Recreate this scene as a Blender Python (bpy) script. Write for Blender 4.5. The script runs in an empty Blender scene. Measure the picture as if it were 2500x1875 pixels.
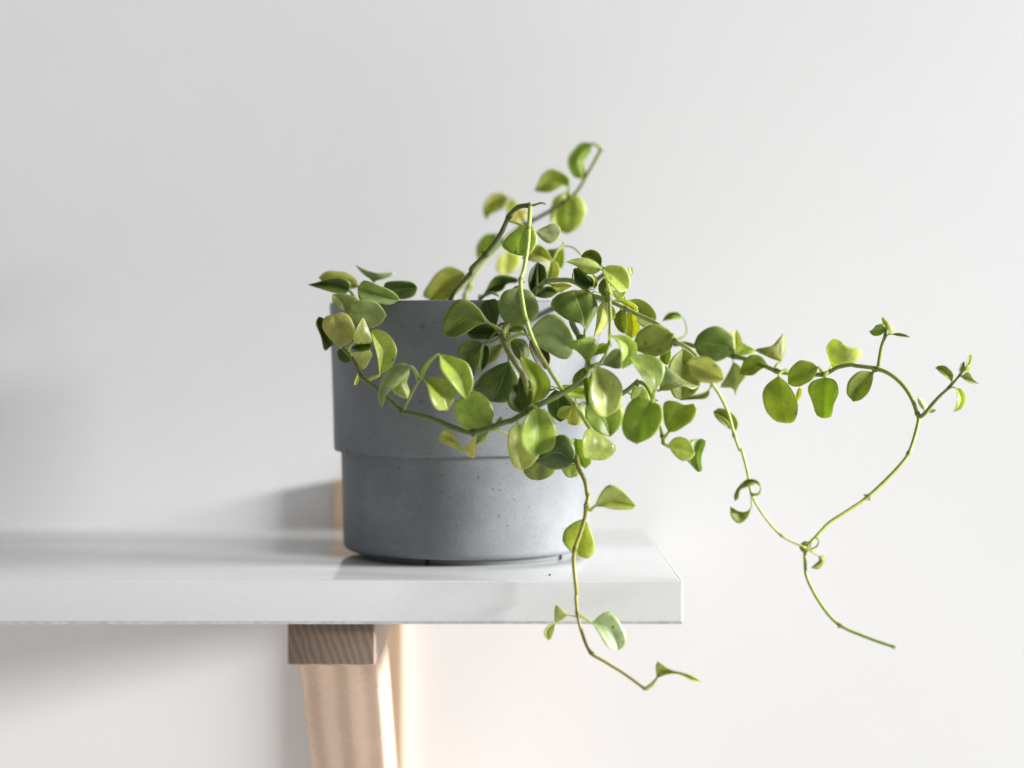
import bpy, bmesh, math, random
from mathutils import Vector, noise

random.seed(11)
sc = bpy.context.scene
C = sc.collection
R = math.radians

# ------------------------------------------------------------------ camera, world, light, exposure
SHELF_Z = 1.20                      # height of the shelf top above the floor, metres
EYE_Z = SHELF_Z + 0.1055            # the camera looks level, just under the pot's rim
cd = bpy.data.cameras.new("camera")
cam = bpy.data.objects.new("camera", cd)
C.objects.link(cam)
cam.location = (0, 0, EYE_Z)
cam.rotation_euler = (R(90), 0, 0)
cd.sensor_width = 36.0
cd.lens = 72.0
cd.shift_y = -112.5 / 2500.0
cd.clip_start = 0.02
cd.clip_end = 50
cd.dof.use_dof = True
cd.dof.focus_distance = 0.918
cd.dof.aperture_fstop = 3.5
cd.dof.aperture_blades = 0
sc.camera = cam

w = bpy.data.worlds.new("World")
sc.world = w
w.use_nodes = True
bg = w.node_tree.nodes["Background"]
bg.inputs[0].default_value = (0.97, 0.985, 1.0, 1)
bg.inputs[1].default_value = 0.28

# one tall window to the right of the shelf
ld = bpy.data.lights.new("window_light", "AREA")
ld.shape = "RECTANGLE"
ld.size = 0.48                       # along the wall's normal
ld.size_y = 1.8                     # height
ld.energy = 640
ld.color = (1.0, 0.995, 0.993)
lo = bpy.data.objects.new("window_light", ld)
C.objects.link(lo)
lo.location = (4.5, 0.29, EYE_Z + 0.86)
lo.rotation_euler = (Vector((0.0, 1.0, EYE_Z + 0.05)) - lo.location).to_track_quat("-Z", "Z").to_euler()

# added fill lamp below the shelf, standing in for daylight off the unbuilt floor
fd = bpy.data.lights.new("floor_bounce_fill", "AREA")
fd.shape = "RECTANGLE"
fd.size = 3.0
fd.size_y = 2.0
fd.energy = 17
fd.color = (1.0, 0.95, 0.92)
fo = bpy.data.objects.new("floor_bounce_fill", fd)
C.objects.link(fo)
fo.location = (0.0, 0.1, 0.03)
fo.rotation_euler = (R(180), 0, 0)

sc.render.engine = "CYCLES"
sc.cycles.max_bounces = 10
sc.cycles.diffuse_bounces = 5
sc.cycles.transmission_bounces = 6
sc.cycles.use_denoising = True
sc.view_settings.view_transform = "Standard"
sc.view_settings.look = "None"
sc.view_settings.exposure = 0.0
sc.view_settings.gamma = 1.0

# ------------------------------------------------------------------ helpers
def tag(o, label=None, cat=None, kind=None, group=None):
    if label: o["label"] = label
    if cat: o["category"] = cat
    if kind: o["kind"] = kind
    if group: o["group"] = group
    return o

def empty(name, loc):
    o = bpy.data.objects.new(name, None)
    o.empty_display_size = 0.02
    C.objects.link(o)
    o.location = loc
    return o

def link(name, me, mat, parent=None, loc=(0, 0, 0)):
    o = bpy.data.objects.new(name, me)
    C.objects.link(o)
    if mat and not me.materials: me.materials.append(mat)
    o.parent = parent
    o.location = loc
    return o

def from_bm(name, bm, mat, parent=None, loc=(0, 0, 0), smooth=True):
    me = bpy.data.meshes.new(name)
    bm.normal_update()
    bm.to_mesh(me)
    bm.free()
    for p in me.polygons: p.use_smooth = smooth
    return link(name, me, mat, parent, loc)

def box(x0, x1, y0, y1, z0, z1, bev=0.0, seg=3):
    bm = bmesh.new()
    bmesh.ops.create_cube(bm, size=1)
    for v in bm.verts:
        v.co = Vector((x0 + (v.co.x + .5) * (x1 - x0), y0 + (v.co.y + .5) * (y1 - y0), z0 + (v.co.z + .5) * (z1 - z0)))
    if bev: bmesh.ops.bevel(bm, geom=bm.edges[:], offset=bev, segments=seg, affect="EDGES", profile=.5)
    return bm

def lathe(profile, n=160):
    bm = bmesh.new()
    rings = []
    for r, z in profile:
        if r < 1e-6: rings.append([bm.verts.new((0, 0, z))])
        else: rings.append([bm.verts.new((r * math.cos(2 * math.pi * i / n), r * math.sin(2 * math.pi * i / n), z)) for i in range(n)])
    for a, b in zip(rings, rings[1:]):
        for i in range(n):
            j = (i + 1) % n
            if len(a) == 1 and len(b) == 1: continue
            if len(a) == 1: bm.faces.new((a[0], b[j], b[i]))
            elif len(b) == 1: bm.faces.new((a[i], a[j], b[0]))
            else: bm.faces.new((a[i], a[j], b[j], b[i]))
    bmesh.ops.recalc_face_normals(bm, faces=bm.faces)
    return bm

def spline(P, n):
    """n+1 points along a centripetal Catmull-Rom curve through P, evenly spaced"""
    P = [Vector(p) for p in P]
    if len(P) == 2:
        return [P[0].lerp(P[1], i / n) for i in range(n + 1)]
    Q = [P[0] * 2 - P[1]] + P + [P[-1] * 2 - P[-2]]
    dense = []
    for i in range(1, len(Q) - 2):
        p0, p1, p2, p3 = Q[i - 1:i + 3]
        t0 = 0.0
        t1 = t0 + max(1e-4, (p1 - p0).length) ** .5
        t2 = t1 + max(1e-4, (p2 - p1).length) ** .5
        t3 = t2 + max(1e-4, (p3 - p2).length) ** .5
        for k in range(12):
            t = t1 + (t2 - t1) * k / 12
            a1 = p0 * ((t1 - t) / (t1 - t0)) + p1 * ((t - t0) / (t1 - t0))
            a2 = p1 * ((t2 - t) / (t2 - t1)) + p2 * ((t - t1) / (t2 - t1))
            a3 = p2 * ((t3 - t) / (t3 - t2)) + p3 * ((t - t2) / (t3 - t2))
            b1 = a1 * ((t2 - t) / (t2 - t0)) + a2 * ((t - t0) / (t2 - t0))
            b2 = a2 * ((t3 - t) / (t3 - t1)) + a3 * ((t - t1) / (t3 - t1))
            dense.append(b1 * ((t2 - t) / (t2 - t1)) + b2 * ((t - t1) / (t2 - t1)))
    dense.append(P[-1])
    L = [0.0]
    for a, b in zip(dense, dense[1:]): L.append(L[-1] + (b - a).length)
    out, j = [], 0
    for i in range(n + 1):
        s = L[-1] * i / n
        while j < len(L) - 2 and L[j + 1] < s: j += 1
        f = (s - L[j]) / max(1e-9, L[j + 1] - L[j])
        out.append(dense[j].lerp(dense[j + 1], min(1, max(0, f))))
    return out

# ------------------------------------------------------------------ materials
def new_mat(name):
    m = bpy.data.materials.new(name)
    m.use_nodes = True
    nt = m.node_tree
    return m, nt, nt.nodes["Principled BSDF"], nt.nodes["Material Output"]

def node(nt, t, **k):
    n = nt.nodes.new(t)
    for a, b in k.items():
        if a.startswith("i_"): n.inputs[a[2:].replace("_", " ")].default_value = b
        else: setattr(n, a, b)
    return n

def ramp(nt, src, stops):
    r = nt.nodes.new("ShaderNodeValToRGB")
    e = r.color_ramp.elements
    while len(e) < len(stops): e.new(0.5)
    for x, (p, c) in zip(e, stops):
        x.position = p
        x.color = (*c, 1) if len(c) == 3 else c
    nt.links.new(src, r.inputs[0])
    return r

def bump(nt, bsdf, height, strength, dist):
    b = nt.nodes.new("ShaderNodeBump")
    b.inputs["Strength"].default_value = strength
    b.inputs["Distance"].default_value = dist
    nt.links.new(height, b.inputs["Height"])
    nt.links.new(b.outputs[0], bsdf.inputs["Normal"])
    return b

def mat_wall():
    m, nt, b, o = new_mat("painted_plaster")
    tc = node(nt, "ShaderNodeTexCoord")
    n1 = node(nt, "ShaderNodeTexNoise", i_Scale=900.0, i_Detail=4.0)
    n2 = node(nt, "ShaderNodeTexNoise", i_Scale=5.0, i_Detail=3.0)
    for n in (n1, n2): nt.links.new(tc.outputs["Object"], n.inputs["Vector"])
    r = ramp(nt, n2.outputs[0], [(.3, (.80, .80, .80)), (.7, (.83, .83, .83))])
    nt.links.new(r.outputs[0], b.inputs["Base Color"])
    b.inputs["Roughness"].default_value = .9
    bump(nt, b, n1.outputs[0], .35, .0006)
    return m

def mat_laminate():
    m, nt, b, o = new_mat("white_laminate")
    tc = node(nt, "ShaderNodeTexCoord")
    n1 = node(nt, "ShaderNodeTexNoise", i_Scale=60.0, i_Detail=4.0)
    nt.links.new(tc.outputs["Object"], n1.inputs["Vector"])
    r = ramp(nt, n1.outputs[0], [(.3, (.61, .615, .612)), (.7, (.635, .64, .637))])
    nt.links.new(r.outputs[0], b.inputs["Base Color"])
    b.inputs["Roughness"].default_value = .11
    b.inputs["IOR"].default_value = 1.6
    n3 = node(nt, "ShaderNodeTexNoise", i_Scale=420.0, i_Detail=2.0)
    nt.links.new(tc.outputs["Object"], n3.inputs["Vector"])
    bump(nt, b, n3.outputs[0], .004, .0003)
    return m

def mat_band():
    m, nt, b, o = new_mat("edge_band_plastic")
    tc = node(nt, "ShaderNodeTexCoord")
    n1 = node(nt, "ShaderNodeTexNoise", i_Scale=520.0, i_Detail=4.0, i_Roughness=.6)
    nt.links.new(tc.outputs["Object"], n1.inputs["Vector"])
    r = ramp(nt, n1.outputs[0], [(.3, (.655, .656, .655)), (.7, (.685, .686, .685))])
    nt.links.new(r.outputs[0], b.inputs["Base Color"])
    b.inputs["Roughness"].default_value = .42
    bump(nt, b, n1.outputs[0], .03, .0003)
    return m

def mat_chip():
    m, nt, b, o = new_mat("glue_line")
    tc = node(nt, "ShaderNodeTexCoord")
    mp = node(nt, "ShaderNodeMapping")
    mp.inputs["Scale"].default_value = (1, .2, .2)
    nt.links.new(tc.outputs["Object"], mp.inputs[0])
    n1 = node(nt, "ShaderNodeTexNoise", i_Scale=190.0, i_Detail=5.0, i_Roughness=.7)
    nt.links.new(mp.outputs[0], n1.inputs["Vector"])
    r = ramp(nt, n1.outputs[0], [(.36, (.52, .515, .51)), (.6, (.70, .695, .69))])
    nt.links.new(r.outputs[0], b.inputs["Base Color"])
    b.inputs["Roughness"].default_value = .7
    return m

def mat_concrete():
    m, nt, b, o = new_mat("grey_concrete")
    tc = node(nt, "ShaderNodeTexCoord")
    def nz(s, d=4.0, ro=.5):
        n = node(nt, "ShaderNodeTexNoise", i_Scale=s, i_Detail=d, i_Roughness=ro)
        nt.links.new(tc.outputs["Object"], n.inputs["Vector"])
        return n
    big = nz(26.0, 5.0, .6)
    fine = nz(700.0, 3.0, .7)
    r1 = ramp(nt, big.outputs[0], [(.3, (.182, .192, .205)), (.5, (.215, .226, .240)), (.7, (.270, .281, .295))])
    r2 = ramp(nt, fine.outputs[0], [(.25, (.90,) * 3), (.75, (1.08,) * 3)])
    mx = node(nt, "ShaderNodeMix", data_type="RGBA", blend_type="MULTIPLY")
    mx.inputs[0].default_value = 1
    nt.links.new(r1.outputs[0], mx.inputs[6]); nt.links.new(r2.outputs[0], mx.inputs[7])
    def spots(scale, thr, soft):
        v = node(nt, "ShaderNodeTexVoronoi", i_Scale=scale)
        nt.links.new(tc.outputs["Object"], v.inputs["Vector"])
        # only some cells carry a pit
        sep = node(nt, "ShaderNodeSeparateColor")
        nt.links.new(v.outputs["Color"], sep.inputs[0])
        g = node(nt, "ShaderNodeMath", operation="MULTIPLY"); g.inputs[1].default_value = thr
        nt.links.new(sep.outputs[0], g.inputs[0])
        p = node(nt, "ShaderNodeMath", operation="POWER"); p.inputs[1].default_value = 2.2
        nt.links.new(sep.outputs[0], p.inputs[0])
        g2 = node(nt, "ShaderNodeMath", operation="MULTIPLY"); g2.inputs[1].default_value = thr
        nt.links.new(p.outputs[0], g2.inputs[0])
        d = node(nt, "ShaderNodeMath", operation="SUBTRACT")
        nt.links.new(g2.outputs[0], d.inputs[0]); nt.links.new(v.outputs["Distance"], d.inputs[1])
        q = node(nt, "ShaderNodeMath", operation="MULTIPLY", use_clamp=True); q.inputs[1].default_value = soft
        nt.links.new(d.outputs[0], q.inputs[0])
        return q
    s1 = spots(110.0, .24, 12.0)
    s2 = spots(300.0, .26, 8.0)
    ad = node(nt, "ShaderNodeMath", operation="MAXIMUM")
    nt.links.new(s1.outputs[0], ad.inputs[0]); nt.links.new(s2.outputs[0], ad.inputs[1])
    hf = node(nt, "ShaderNodeMath", operation="MULTIPLY"); hf.inputs[1].default_value = .5
    nt.links.new(ad.outputs[0], hf.inputs[0])
    m2 = node(nt, "ShaderNodeMix", data_type="RGBA")
    nt.links.new(hf.outputs[0], m2.inputs[0])
    nt.links.new(mx.outputs[2], m2.inputs[6]); m2.inputs[7].default_value = (.07, .072, .078, 1)
    nt.links.new(m2.outputs[2], b.inputs["Base Color"])
    b.inputs["Roughness"].default_value = .72
    h = node(nt, "ShaderNodeMath", operation="SUBTRACT")
    nt.links.new(fine.outputs[0], h.inputs[0]); nt.links.new(ad.outputs[0], h.inputs[1])
    bump(nt, b, h.outputs[0], .2, .0005)
    return m

def mat_wood(name, along, base, dark, scale=1.0, end=False):
    """pale pine: grain lines run along the vector `along`"""
    m, nt, b, o = new_mat(name)
    tc = node(nt, "ShaderNodeTexCoord")
    mp = node(nt, "ShaderNodeMapping")
    mp.inputs["Rotation"].default_value = along
    mp.inputs["Scale"].default_value = (1, 1, .35) if end else (1, 1, .09)
    nt.links.new(tc.outputs["Object"], mp.inputs[0])
    n0 = node(nt, "ShaderNodeTexNoise", i_Scale=45.0 * scale, i_Detail=3.0)
    nt.links.new(mp.outputs[0], n0.inputs["Vector"])
    wv = node(nt, "ShaderNodeTexWave", wave_type="BANDS", bands_direction="X", i_Scale=24.0 * scale, i_Distortion=5.0 if end else .8, i_Detail=3.0)
    wv.inputs["Detail Scale"].default_value = 1.2
    nt.links.new(mp.outputs[0], wv.inputs["Vector"])
    fb = node(nt, "ShaderNodeTexNoise", i_Scale=520.0 * scale, i_Detail=4.0)
    nt.links.new(mp.outputs[0], fb.inputs["Vector"])
    m1 = node(nt, "ShaderNodeMath", operation="MULTIPLY"); m1.inputs[1].default_value = .55
    nt.links.new(wv.outputs["Fac"], m1.inputs[0])
    m2 = node(nt, "ShaderNodeMath", operation="MULTIPLY_ADD"); m2.inputs[1].default_value = .35
    nt.links.new(n0.outputs[0], m2.inputs[0]); nt.links.new(m1.outputs[0], m2.inputs[2])
    m3 = node(nt, "ShaderNodeMath", operation="MULTIPLY_ADD"); m3.inputs[1].default_value = .45
    nt.links.new(fb.outputs[0], m3.inputs[0]); nt.links.new(m2.outputs[0], m3.inputs[2])
    mid = tuple(a * .5 + c * .5 for a, c in zip(base, dark))
    r = ramp(nt, m3.outputs[0], [(.42, dark), (.6, mid), (.76, base), (.98, tuple(min(1, x * 1.08) for x in base))])
    nt.links.new(r.outputs[0], b.inputs["Base Color"])
    b.inputs["Roughness"].default_value = .55
    bump(nt, b, m3.outputs[0], .15, .0004)
    return m

def mat_soil():
    m, nt, b, o = new_mat("potting_soil")
    tc = node(nt, "ShaderNodeTexCoord")
    n1 = node(nt, "ShaderNodeTexNoise", i_Scale=300.0, i_Detail=5.0)
    nt.links.new(tc.outputs["Object"], n1.inputs["Vector"])
    r = ramp(nt, n1.outputs[0], [(.3, (.012, .009, .006)), (.7, (.06, .045, .03))])
    nt.links.new(r.outputs[0], b.inputs["Base Color"])
    b.inputs["Roughness"].default_value = .95
    return m

def mat_plain(name, col, rough):
    m, nt, b, o = new_mat(name)
    tc = node(nt, "ShaderNodeTexCoord")
    n1 = node(nt, "ShaderNodeTexNoise", i_Scale=600.0, i_Detail=3.0)
    nt.links.new(tc.outputs["Object"], n1.inputs["Vector"])
    r = ramp(nt, n1.outputs[0], [(.3, tuple(x * .8 for x in col)), (.7, tuple(min(1, x * 1.2) for x in col))])
    nt.links.new(r.outputs[0], b.inputs["Base Color"])
    b.inputs["Roughness"].default_value = rough
    return m

def mat_leaf():
    """waxy leaf: colour and gloss come from the object's own colour, veins from its u/v"""
    m, nt, b, o = new_mat("leaf_tissue")
    L = nt.links.new
    oi = node(nt, "ShaderNodeObjectInfo")
    uv = node(nt, "ShaderNodeUVMap"); uv.uv_map = "blade"
    sx = node(nt, "ShaderNodeSeparateXYZ"); L(uv.outputs[0], sx.inputs[0])
    tc = node(nt, "ShaderNodeTexCoord")
    def math_(op, a, bb=None, c=None, clamp=False):
        n = node(nt, "ShaderNodeMath", operation=op, use_clamp=clamp)
        for i, x in enumerate((a, bb, c)):
            if x is None: continue
            if isinstance(x, (int, float)): n.inputs[i].default_value = x
            else: L(x, n.inputs[i])
        return n.outputs[0]
    # u is -1 (left edge) .. 0 (midrib) .. 1 (right edge), stored as 0..1
    au = math_("ABSOLUTE", math_("MULTIPLY_ADD", sx.outputs[0], 2.0, -1.0))
    v = sx.outputs[1]
    mot = node(nt, "ShaderNodeTexNoise", i_Scale=140.0, i_Detail=4.0, i_Roughness=.6)
    L(tc.outputs["Object"], mot.inputs["Vector"])
    fine = node(nt, "ShaderNodeTexNoise", i_Scale=1500.0, i_Detail=2.0)
    L(tc.outputs["Object"], fine.inputs["Vector"])
    rim = math_("MULTIPLY", math_("SUBTRACT", au, .90), 11.0, clamp=True)
    marg = math_("MULTIPLY", math_("POWER", au, 2.5), .30)
    rib = math_("SUBTRACT", 1.0, math_("MULTIPLY", au, 16.0), clamp=True)
    side = node(nt, "ShaderNodeMath", operation="SINE")
    L(math_("MULTIPLY", math_("SUBTRACT", v, math_("MULTIPLY", au, .28)), 34.0), side.inputs[0])
    vein = math_("MULTIPLY", math_("SUBTRACT", side.outputs[0], .86, clamp=True), 2.0)
    # tissue tone: darker patches and yellower patches that belong to the leaf itself
    tone = ramp(nt, mot.outputs[0], [(.32, (.72, .78, .7)), (.52, (1, 1, 1)), (.72, (1.22, 1.14, 1.1))])
    c1 = node(nt, "ShaderNodeMix", data_type="RGBA", blend_type="MULTIPLY"); c1.inputs[0].default_value = 1
    L(oi.outputs["Color"], c1.inputs[6]); L(tone.outputs[0], c1.inputs[7])
    sp = ramp(nt, fine.outputs[0], [(.3, (.86, .88, .84)), (.7, (1.12, 1.1, 1.1))])
    c2 = node(nt, "ShaderNodeMix", data_type="RGBA", blend_type="MULTIPLY"); c2.inputs[0].default_value = 1
    L(c1.outputs[2], c2.inputs[6]); L(sp.outputs[0], c2.inputs[7])
    pale = node(nt, "ShaderNodeMix", data_type="RGBA", blend_type="MIX"); pale.inputs[0].default_value = .5
    L(c2.outputs[2], pale.inputs[6]); pale.inputs[7].default_value = (.60, .66, .20, 1)
    fac = math_("ADD", math_("ADD", math_("MULTIPLY", rim, .8), marg), math_("ADD", math_("MULTIPLY", rib, .55), math_("MULTIPLY", vein, .16)), clamp=True)
    c3 = node(nt, "ShaderNodeMix", data_type="RGBA"); L(fac, c3.inputs[0])
    L(c2.outputs[2], c3.inputs[6]); L(pale.outputs[2], c3.inputs[7])
    spot = node(nt, "ShaderNodeTexVoronoi", i_Scale=330.0)
    L(tc.outputs["Object"], spot.inputs["Vector"])
    ss = node(nt, "ShaderNodeSeparateColor"); L(spot.outputs["Color"], ss.inputs[0])
    sf = math_("MULTIPLY", math_("SUBTRACT", math_("MULTIPLY", math_("POWER", ss.outputs[0], 5.0), .34), spot.outputs["Distance"]), 9.0, clamp=True)
    c4 = node(nt, "ShaderNodeMix", data_type="RGBA"); L(math_("MULTIPLY", sf, .55), c4.inputs[0])
    L(c3.outputs[2], c4.inputs[6]); c4.inputs[7].default_value = (.16, .10, .03, 1)
    c3 = c4
    L(c3.outputs[2], b.inputs["Base Color"])
    rough = math_("MULTIPLY_ADD", oi.outputs["Alpha"], -.14, .55)
    L(rough, b.inputs["Roughness"])
    b.inputs["IOR"].default_value = 1.45
    L(oi.outputs["Alpha"], b.inputs["Coat Weight"])
    b.inputs["Coat Roughness"].default_value = .33
    # relief: midrib groove, side veins, fine crinkle
    cr = node(nt, "ShaderNodeTexNoise", i_Scale=420.0, i_Detail=3.0)
    L(tc.outputs["Object"], cr.inputs["Vector"])
    h = math_("ADD", math_("MULTIPLY", cr.outputs[0], .8), math_("MULTIPLY", math_("ADD", rib, math_("MULTIPLY", vein, .35)), -.9))
    bump(nt, b, h, .5, .00045)
    tr = node(nt, "ShaderNodeBsdfTranslucent")
    tcol = node(nt, "ShaderNodeMix", data_type="RGBA", blend_type="MULTIPLY"); tcol.inputs[0].default_value = 1
    L(c3.outputs[2], tcol.inputs[6]); tcol.inputs[7].default_value = (1.55, 1.6, .8, 1)
    L(tcol.outputs[2], tr.inputs[0])
    ms = node(nt, "ShaderNodeMixShader"); ms.inputs[0].default_value = .42
    L(b.outputs[0], ms.inputs[1]); L(tr.outputs[0], ms.inputs[2]); L(ms.outputs[0], o.inputs[0])
    return m

def mat_stem():
    m, nt, b, o = new_mat("stem_skin")
    at = node(nt, "ShaderNodeAttribute"); at.attribute_name = "tint"
    tc = node(nt, "ShaderNodeTexCoord")
    n1 = node(nt, "ShaderNodeTexNoise", i_Scale=900.0, i_Detail=3.0)
    nt.links.new(tc.outputs["Object"], n1.inputs["Vector"])
    r = ramp(nt, n1.outputs[0], [(.3, (.8, .8, .8)), (.7, (1.2, 1.18, 1.15))])
    mx = node(nt, "ShaderNodeMix", data_type="RGBA", blend_type="MULTIPLY"); mx.inputs[0].default_value = 1
    nt.links.new(at.outputs["Color"], mx.inputs[6]); nt.links.new(r.outputs[0], mx.inputs[7])
    nt.links.new(mx.outputs[2], b.inputs["Base Color"])
    b.inputs["Roughness"].default_value = .5
    b.inputs["Subsurface Weight"].default_value = .15
    b.inputs["Subsurface Radius"].default_value = (.002, .002, .0006)
    b.inputs["Sheen Weight"].default_value = .05
    bump(nt, b, n1.outputs[0], .25, .0004)
    return m

M_WALL, M_LAM, M_BAND, M_GLUE, M_CON, M_SOIL = mat_wall(), mat_laminate(), mat_band(), mat_chip(), mat_concrete(), mat_soil()
M_LEAF, M_STEM = mat_leaf(), mat_stem()
M_WOOD_UP = mat_wood("pine_upright", (0, 0, 0), (.52, .375, .255), (.44, .31, .20))
M_WOOD_BR = mat_wood("pine_brace", (R(-45), 0, 0), (.68, .50, .37), (.53, .375, .265))
M_WOOD_ARM = mat_wood("pine_arm", (R(90), 0, 0), (.50, .375, .28), (.42, .30, .21))
M_WOOD_END = mat_wood("pine_end_grain", (0, R(40), 0), (.25, .18, .135), (.195, .138, .10), 5.0, True)
M_FELT = mat_plain("dark_rubber", (.03, .03, .032), .8)
M_CRUMB = mat_plain("soil_crumb", (.04, .035, .03), .9)

# ------------------------------------------------------------------ the setting: the wall
WALL_Y = 1.147
bm = box(-2.2, 1.75, WALL_Y, WALL_Y + .12, 0.0, 2.6)
tag(from_bm("wall", bm, M_WALL, smooth=False), "plain white painted wall behind the shelf and the plant", "wall", "structure")

# ------------------------------------------------------------------ shelf board
FRONT_Y, BACK_Y, END_X = 0.891, 1.128, 0.0745
T = 0.0191
sh = empty("shelf_board", (-.25, 1.0, SHELF_Z))
tag(sh, "glossy white laminate shelf board carrying the grey plant pot", "shelf")
def L3(bm, o):
    for v in bm.verts: v.co -= Vector(o)
    return bm
so = (-.25, 1.0, SHELF_Z)
from_bm("board", L3(box(-.95, END_X - .0012, FRONT_Y + .0012, BACK_Y, SHELF_Z - T, SHELF_Z, .0009, 3), so), M_LAM, sh)
from_bm("front_edge_band", L3(box(-.9495, END_X - .0004, FRONT_Y, FRONT_Y + .0014, SHELF_Z - T + .0010, SHELF_Z - .0004, .0005, 3), so), M_BAND, sh)
from_bm("end_edge_band", L3(box(END_X - .0014, END_X, FRONT_Y + .0016, BACK_Y - .0005, SHELF_Z - T + .0010, SHELF_Z - .0004, .0004, 2), so), M_BAND, sh)
bm = box(-.949, END_X - .0006, FRONT_Y + .0003, FRONT_Y + .0011, SHELF_Z - T + .0001, SHELF_Z - T + .0011)
bmesh.ops.subdivide_edges(bm, edges=[e for e in bm.edges if abs(e.verts[0].co.x - e.verts[1].co.x) > .5], cuts=340, use_grid_fill=True)
for v in bm.verts:
    if v.co.z > SHELF_Z - T + .0008: v.co.z += .00022 * noise.noise((v.co.x * 160, 0, 0))
    v.co.y -= .00045
from_bm("glue_line", L3(bm, so), M_GLUE, sh, smooth=False)

# ------------------------------------------------------------------ wooden bracket
BX0, BX1 = -.0979, -.0598
br = empty("shelf_bracket", ((BX0 + BX1) / 2, WALL_Y, SHELF_Z - .2))
tag(br, "pale pine shelf bracket with arm, slanting brace and wall upright under the white shelf", "bracket")
bo = tuple(br.location)
ZB = SHELF_Z - T
UF = WALL_Y - .0108
# upright, standing 26 mm above the shelf behind it
from_bm("upright", L3(box(BX0 - .0016, BX1 - .0002, UF, WALL_Y - .0005, SHELF_Z - .36, SHELF_Z + .0263, .0012, 3), bo), M_WOOD_UP, br)
# arm, with its end grain facing the room
arm = from_bm("arm", L3(box(BX0 - .0007, BX1, .8975, UF - .0004, ZB - .0191, ZB - .0002, .0014, 4), bo), M_WOOD_ARM, br)
eg = box(BX0 + .0001, BX1 - .0008, .8970, .899, ZB - .0183, ZB - .0008, .0004, 2)
eg = from_bm("end_grain", L3(eg, bo), M_WOOD_END, arm)
# slanting brace
bm = bmesh.new()
zt = ZB - .0194
def brace_pts(x):
    return [(x, .928, zt), (x, .992, zt), (x, UF - .0004, zt - (UF - .992)), (x, UF - .0004, zt - (UF - .928))]
a = [bm.verts.new(p) for p in brace_pts(BX0 + .0004)]
b_ = [bm.verts.new(p) for p in brace_pts(BX1 - .0006)]
bm.faces.new(a[::-1]); bm.faces.new(b_)
for i in range(4): bm.faces.new((a[i], a[(i + 1) % 4], b_[(i + 1) % 4], b_[i]))
bmesh.ops.recalc_face_normals(bm, faces=bm.faces)
bmesh.ops.bevel(bm, geom=bm.edges[:], offset=.0022, segments=4, affect="EDGES", profile=.5)
from_bm("brace", L3(bm, bo), M_WOOD_BR, br)

# ------------------------------------------------------------------ concrete pot
PX, PY = -.0224, 1.0
pot = empty("plant_pot", (PX, PY, SHELF_Z))
tag(pot, "grey speckled concrete plant pot with stepped collar standing on the white shelf", "pot")
def arc(cx, cz, r, a0, a1, n=6):
    return [(cx + r * math.cos(R(a0 + (a1 - a0) * i / n)), cz + r * math.sin(R(a0 + (a1 - a0) * i / n))) for i in range(n + 1)]
RIM = .1228
prof = [(0, .0030), (.048, .0030), (.0565, .0031)] + arc(.0565, .0063, .0032, -90, -4) + [(.0608, .0500)] \
     + [(.0609, .0508)] + arc(.0633, .0520, .0010, -120, 0, 4) + [(.0648, .075), (.0664, RIM - .0016)] \
     + arc(.0650, RIM - .0014, .0014, 0, 90, 4) + arc(.0623, RIM - .0014, .0014, 90, 180, 4) + [(.0603, .070), (.0585, .060), (.0555, .0100), (.053, .0090), (0, .0090)]
body = from_bm("pot_body", lathe(prof, 192), M_CON, pot)
foot = from_bm("foot_ring", lathe([(.0470, .0031), (.0470, .0004), (.0480, 0), (.0508, 0), (.0517, .0005), (.0517, .0031)], 128), M_CON, pot)
for ang in (-29, -109, 61, 151):
    p = lathe([(0, .0001), (.0009, .0001), (.0010, .0006), (.0010, .0029), (0, .0029)], 16)
    from_bm("rubber_pad", p, M_FELT, pot, loc=(.0518 * math.cos(R(ang)), .0518 * math.sin(R(ang)), 0))
# soil inside, heaped and uneven
SOIL_Z = .092
bm = bmesh.new()
nr, na = 14, 48
rings = []
for i in range(nr + 1):
    r = .0600 * i / nr
    ring = []
    for j in range(na if i else 1):
        a_ = 2 * math.pi * j / na
        x, y = r * math.cos(a_), r * math.sin(a_)
        ring.append(bm.verts.new((x, y, .004 * noise.noise((x * 90, y * 90, 3)) + .003 * noise.noise((x * 320, y * 320, 7)) + .006 * (1 - i / nr))))
    rings.append(ring)
for a_, b2 in zip(rings, rings[1:]):
    for j in range(na):
        k = (j + 1) % na
        if len(a_) == 1: bm.faces.new((a_[0], b2[j], b2[k]))
        else: bm.faces.new((a_[j], b2[j], b2[k], a_[k]))
tag(from_bm("potting_soil", bm, M_SOIL, loc=(PX, PY, SHELF_Z + SOIL_Z)), "dark potting soil filling the grey concrete pot", "soil", "stuff")
# one stray crumb on the shelf in front of the pot
bm = bmesh.new()
bmesh.ops.create_icosphere(bm, subdivisions=2, radius=.0005)
for v in bm.verts: v.co *= 1 + .35 * noise.noise(v.co * 2500)
for v in bm.verts: v.co.z *= .8
tag(from_bm("soil_crumb", bm, M_CRUMB, loc=(.0168, .909, SHELF_Z + .0004)), "tiny dark crumb lying on the white shelf in front of the pot", "crumb")

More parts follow.
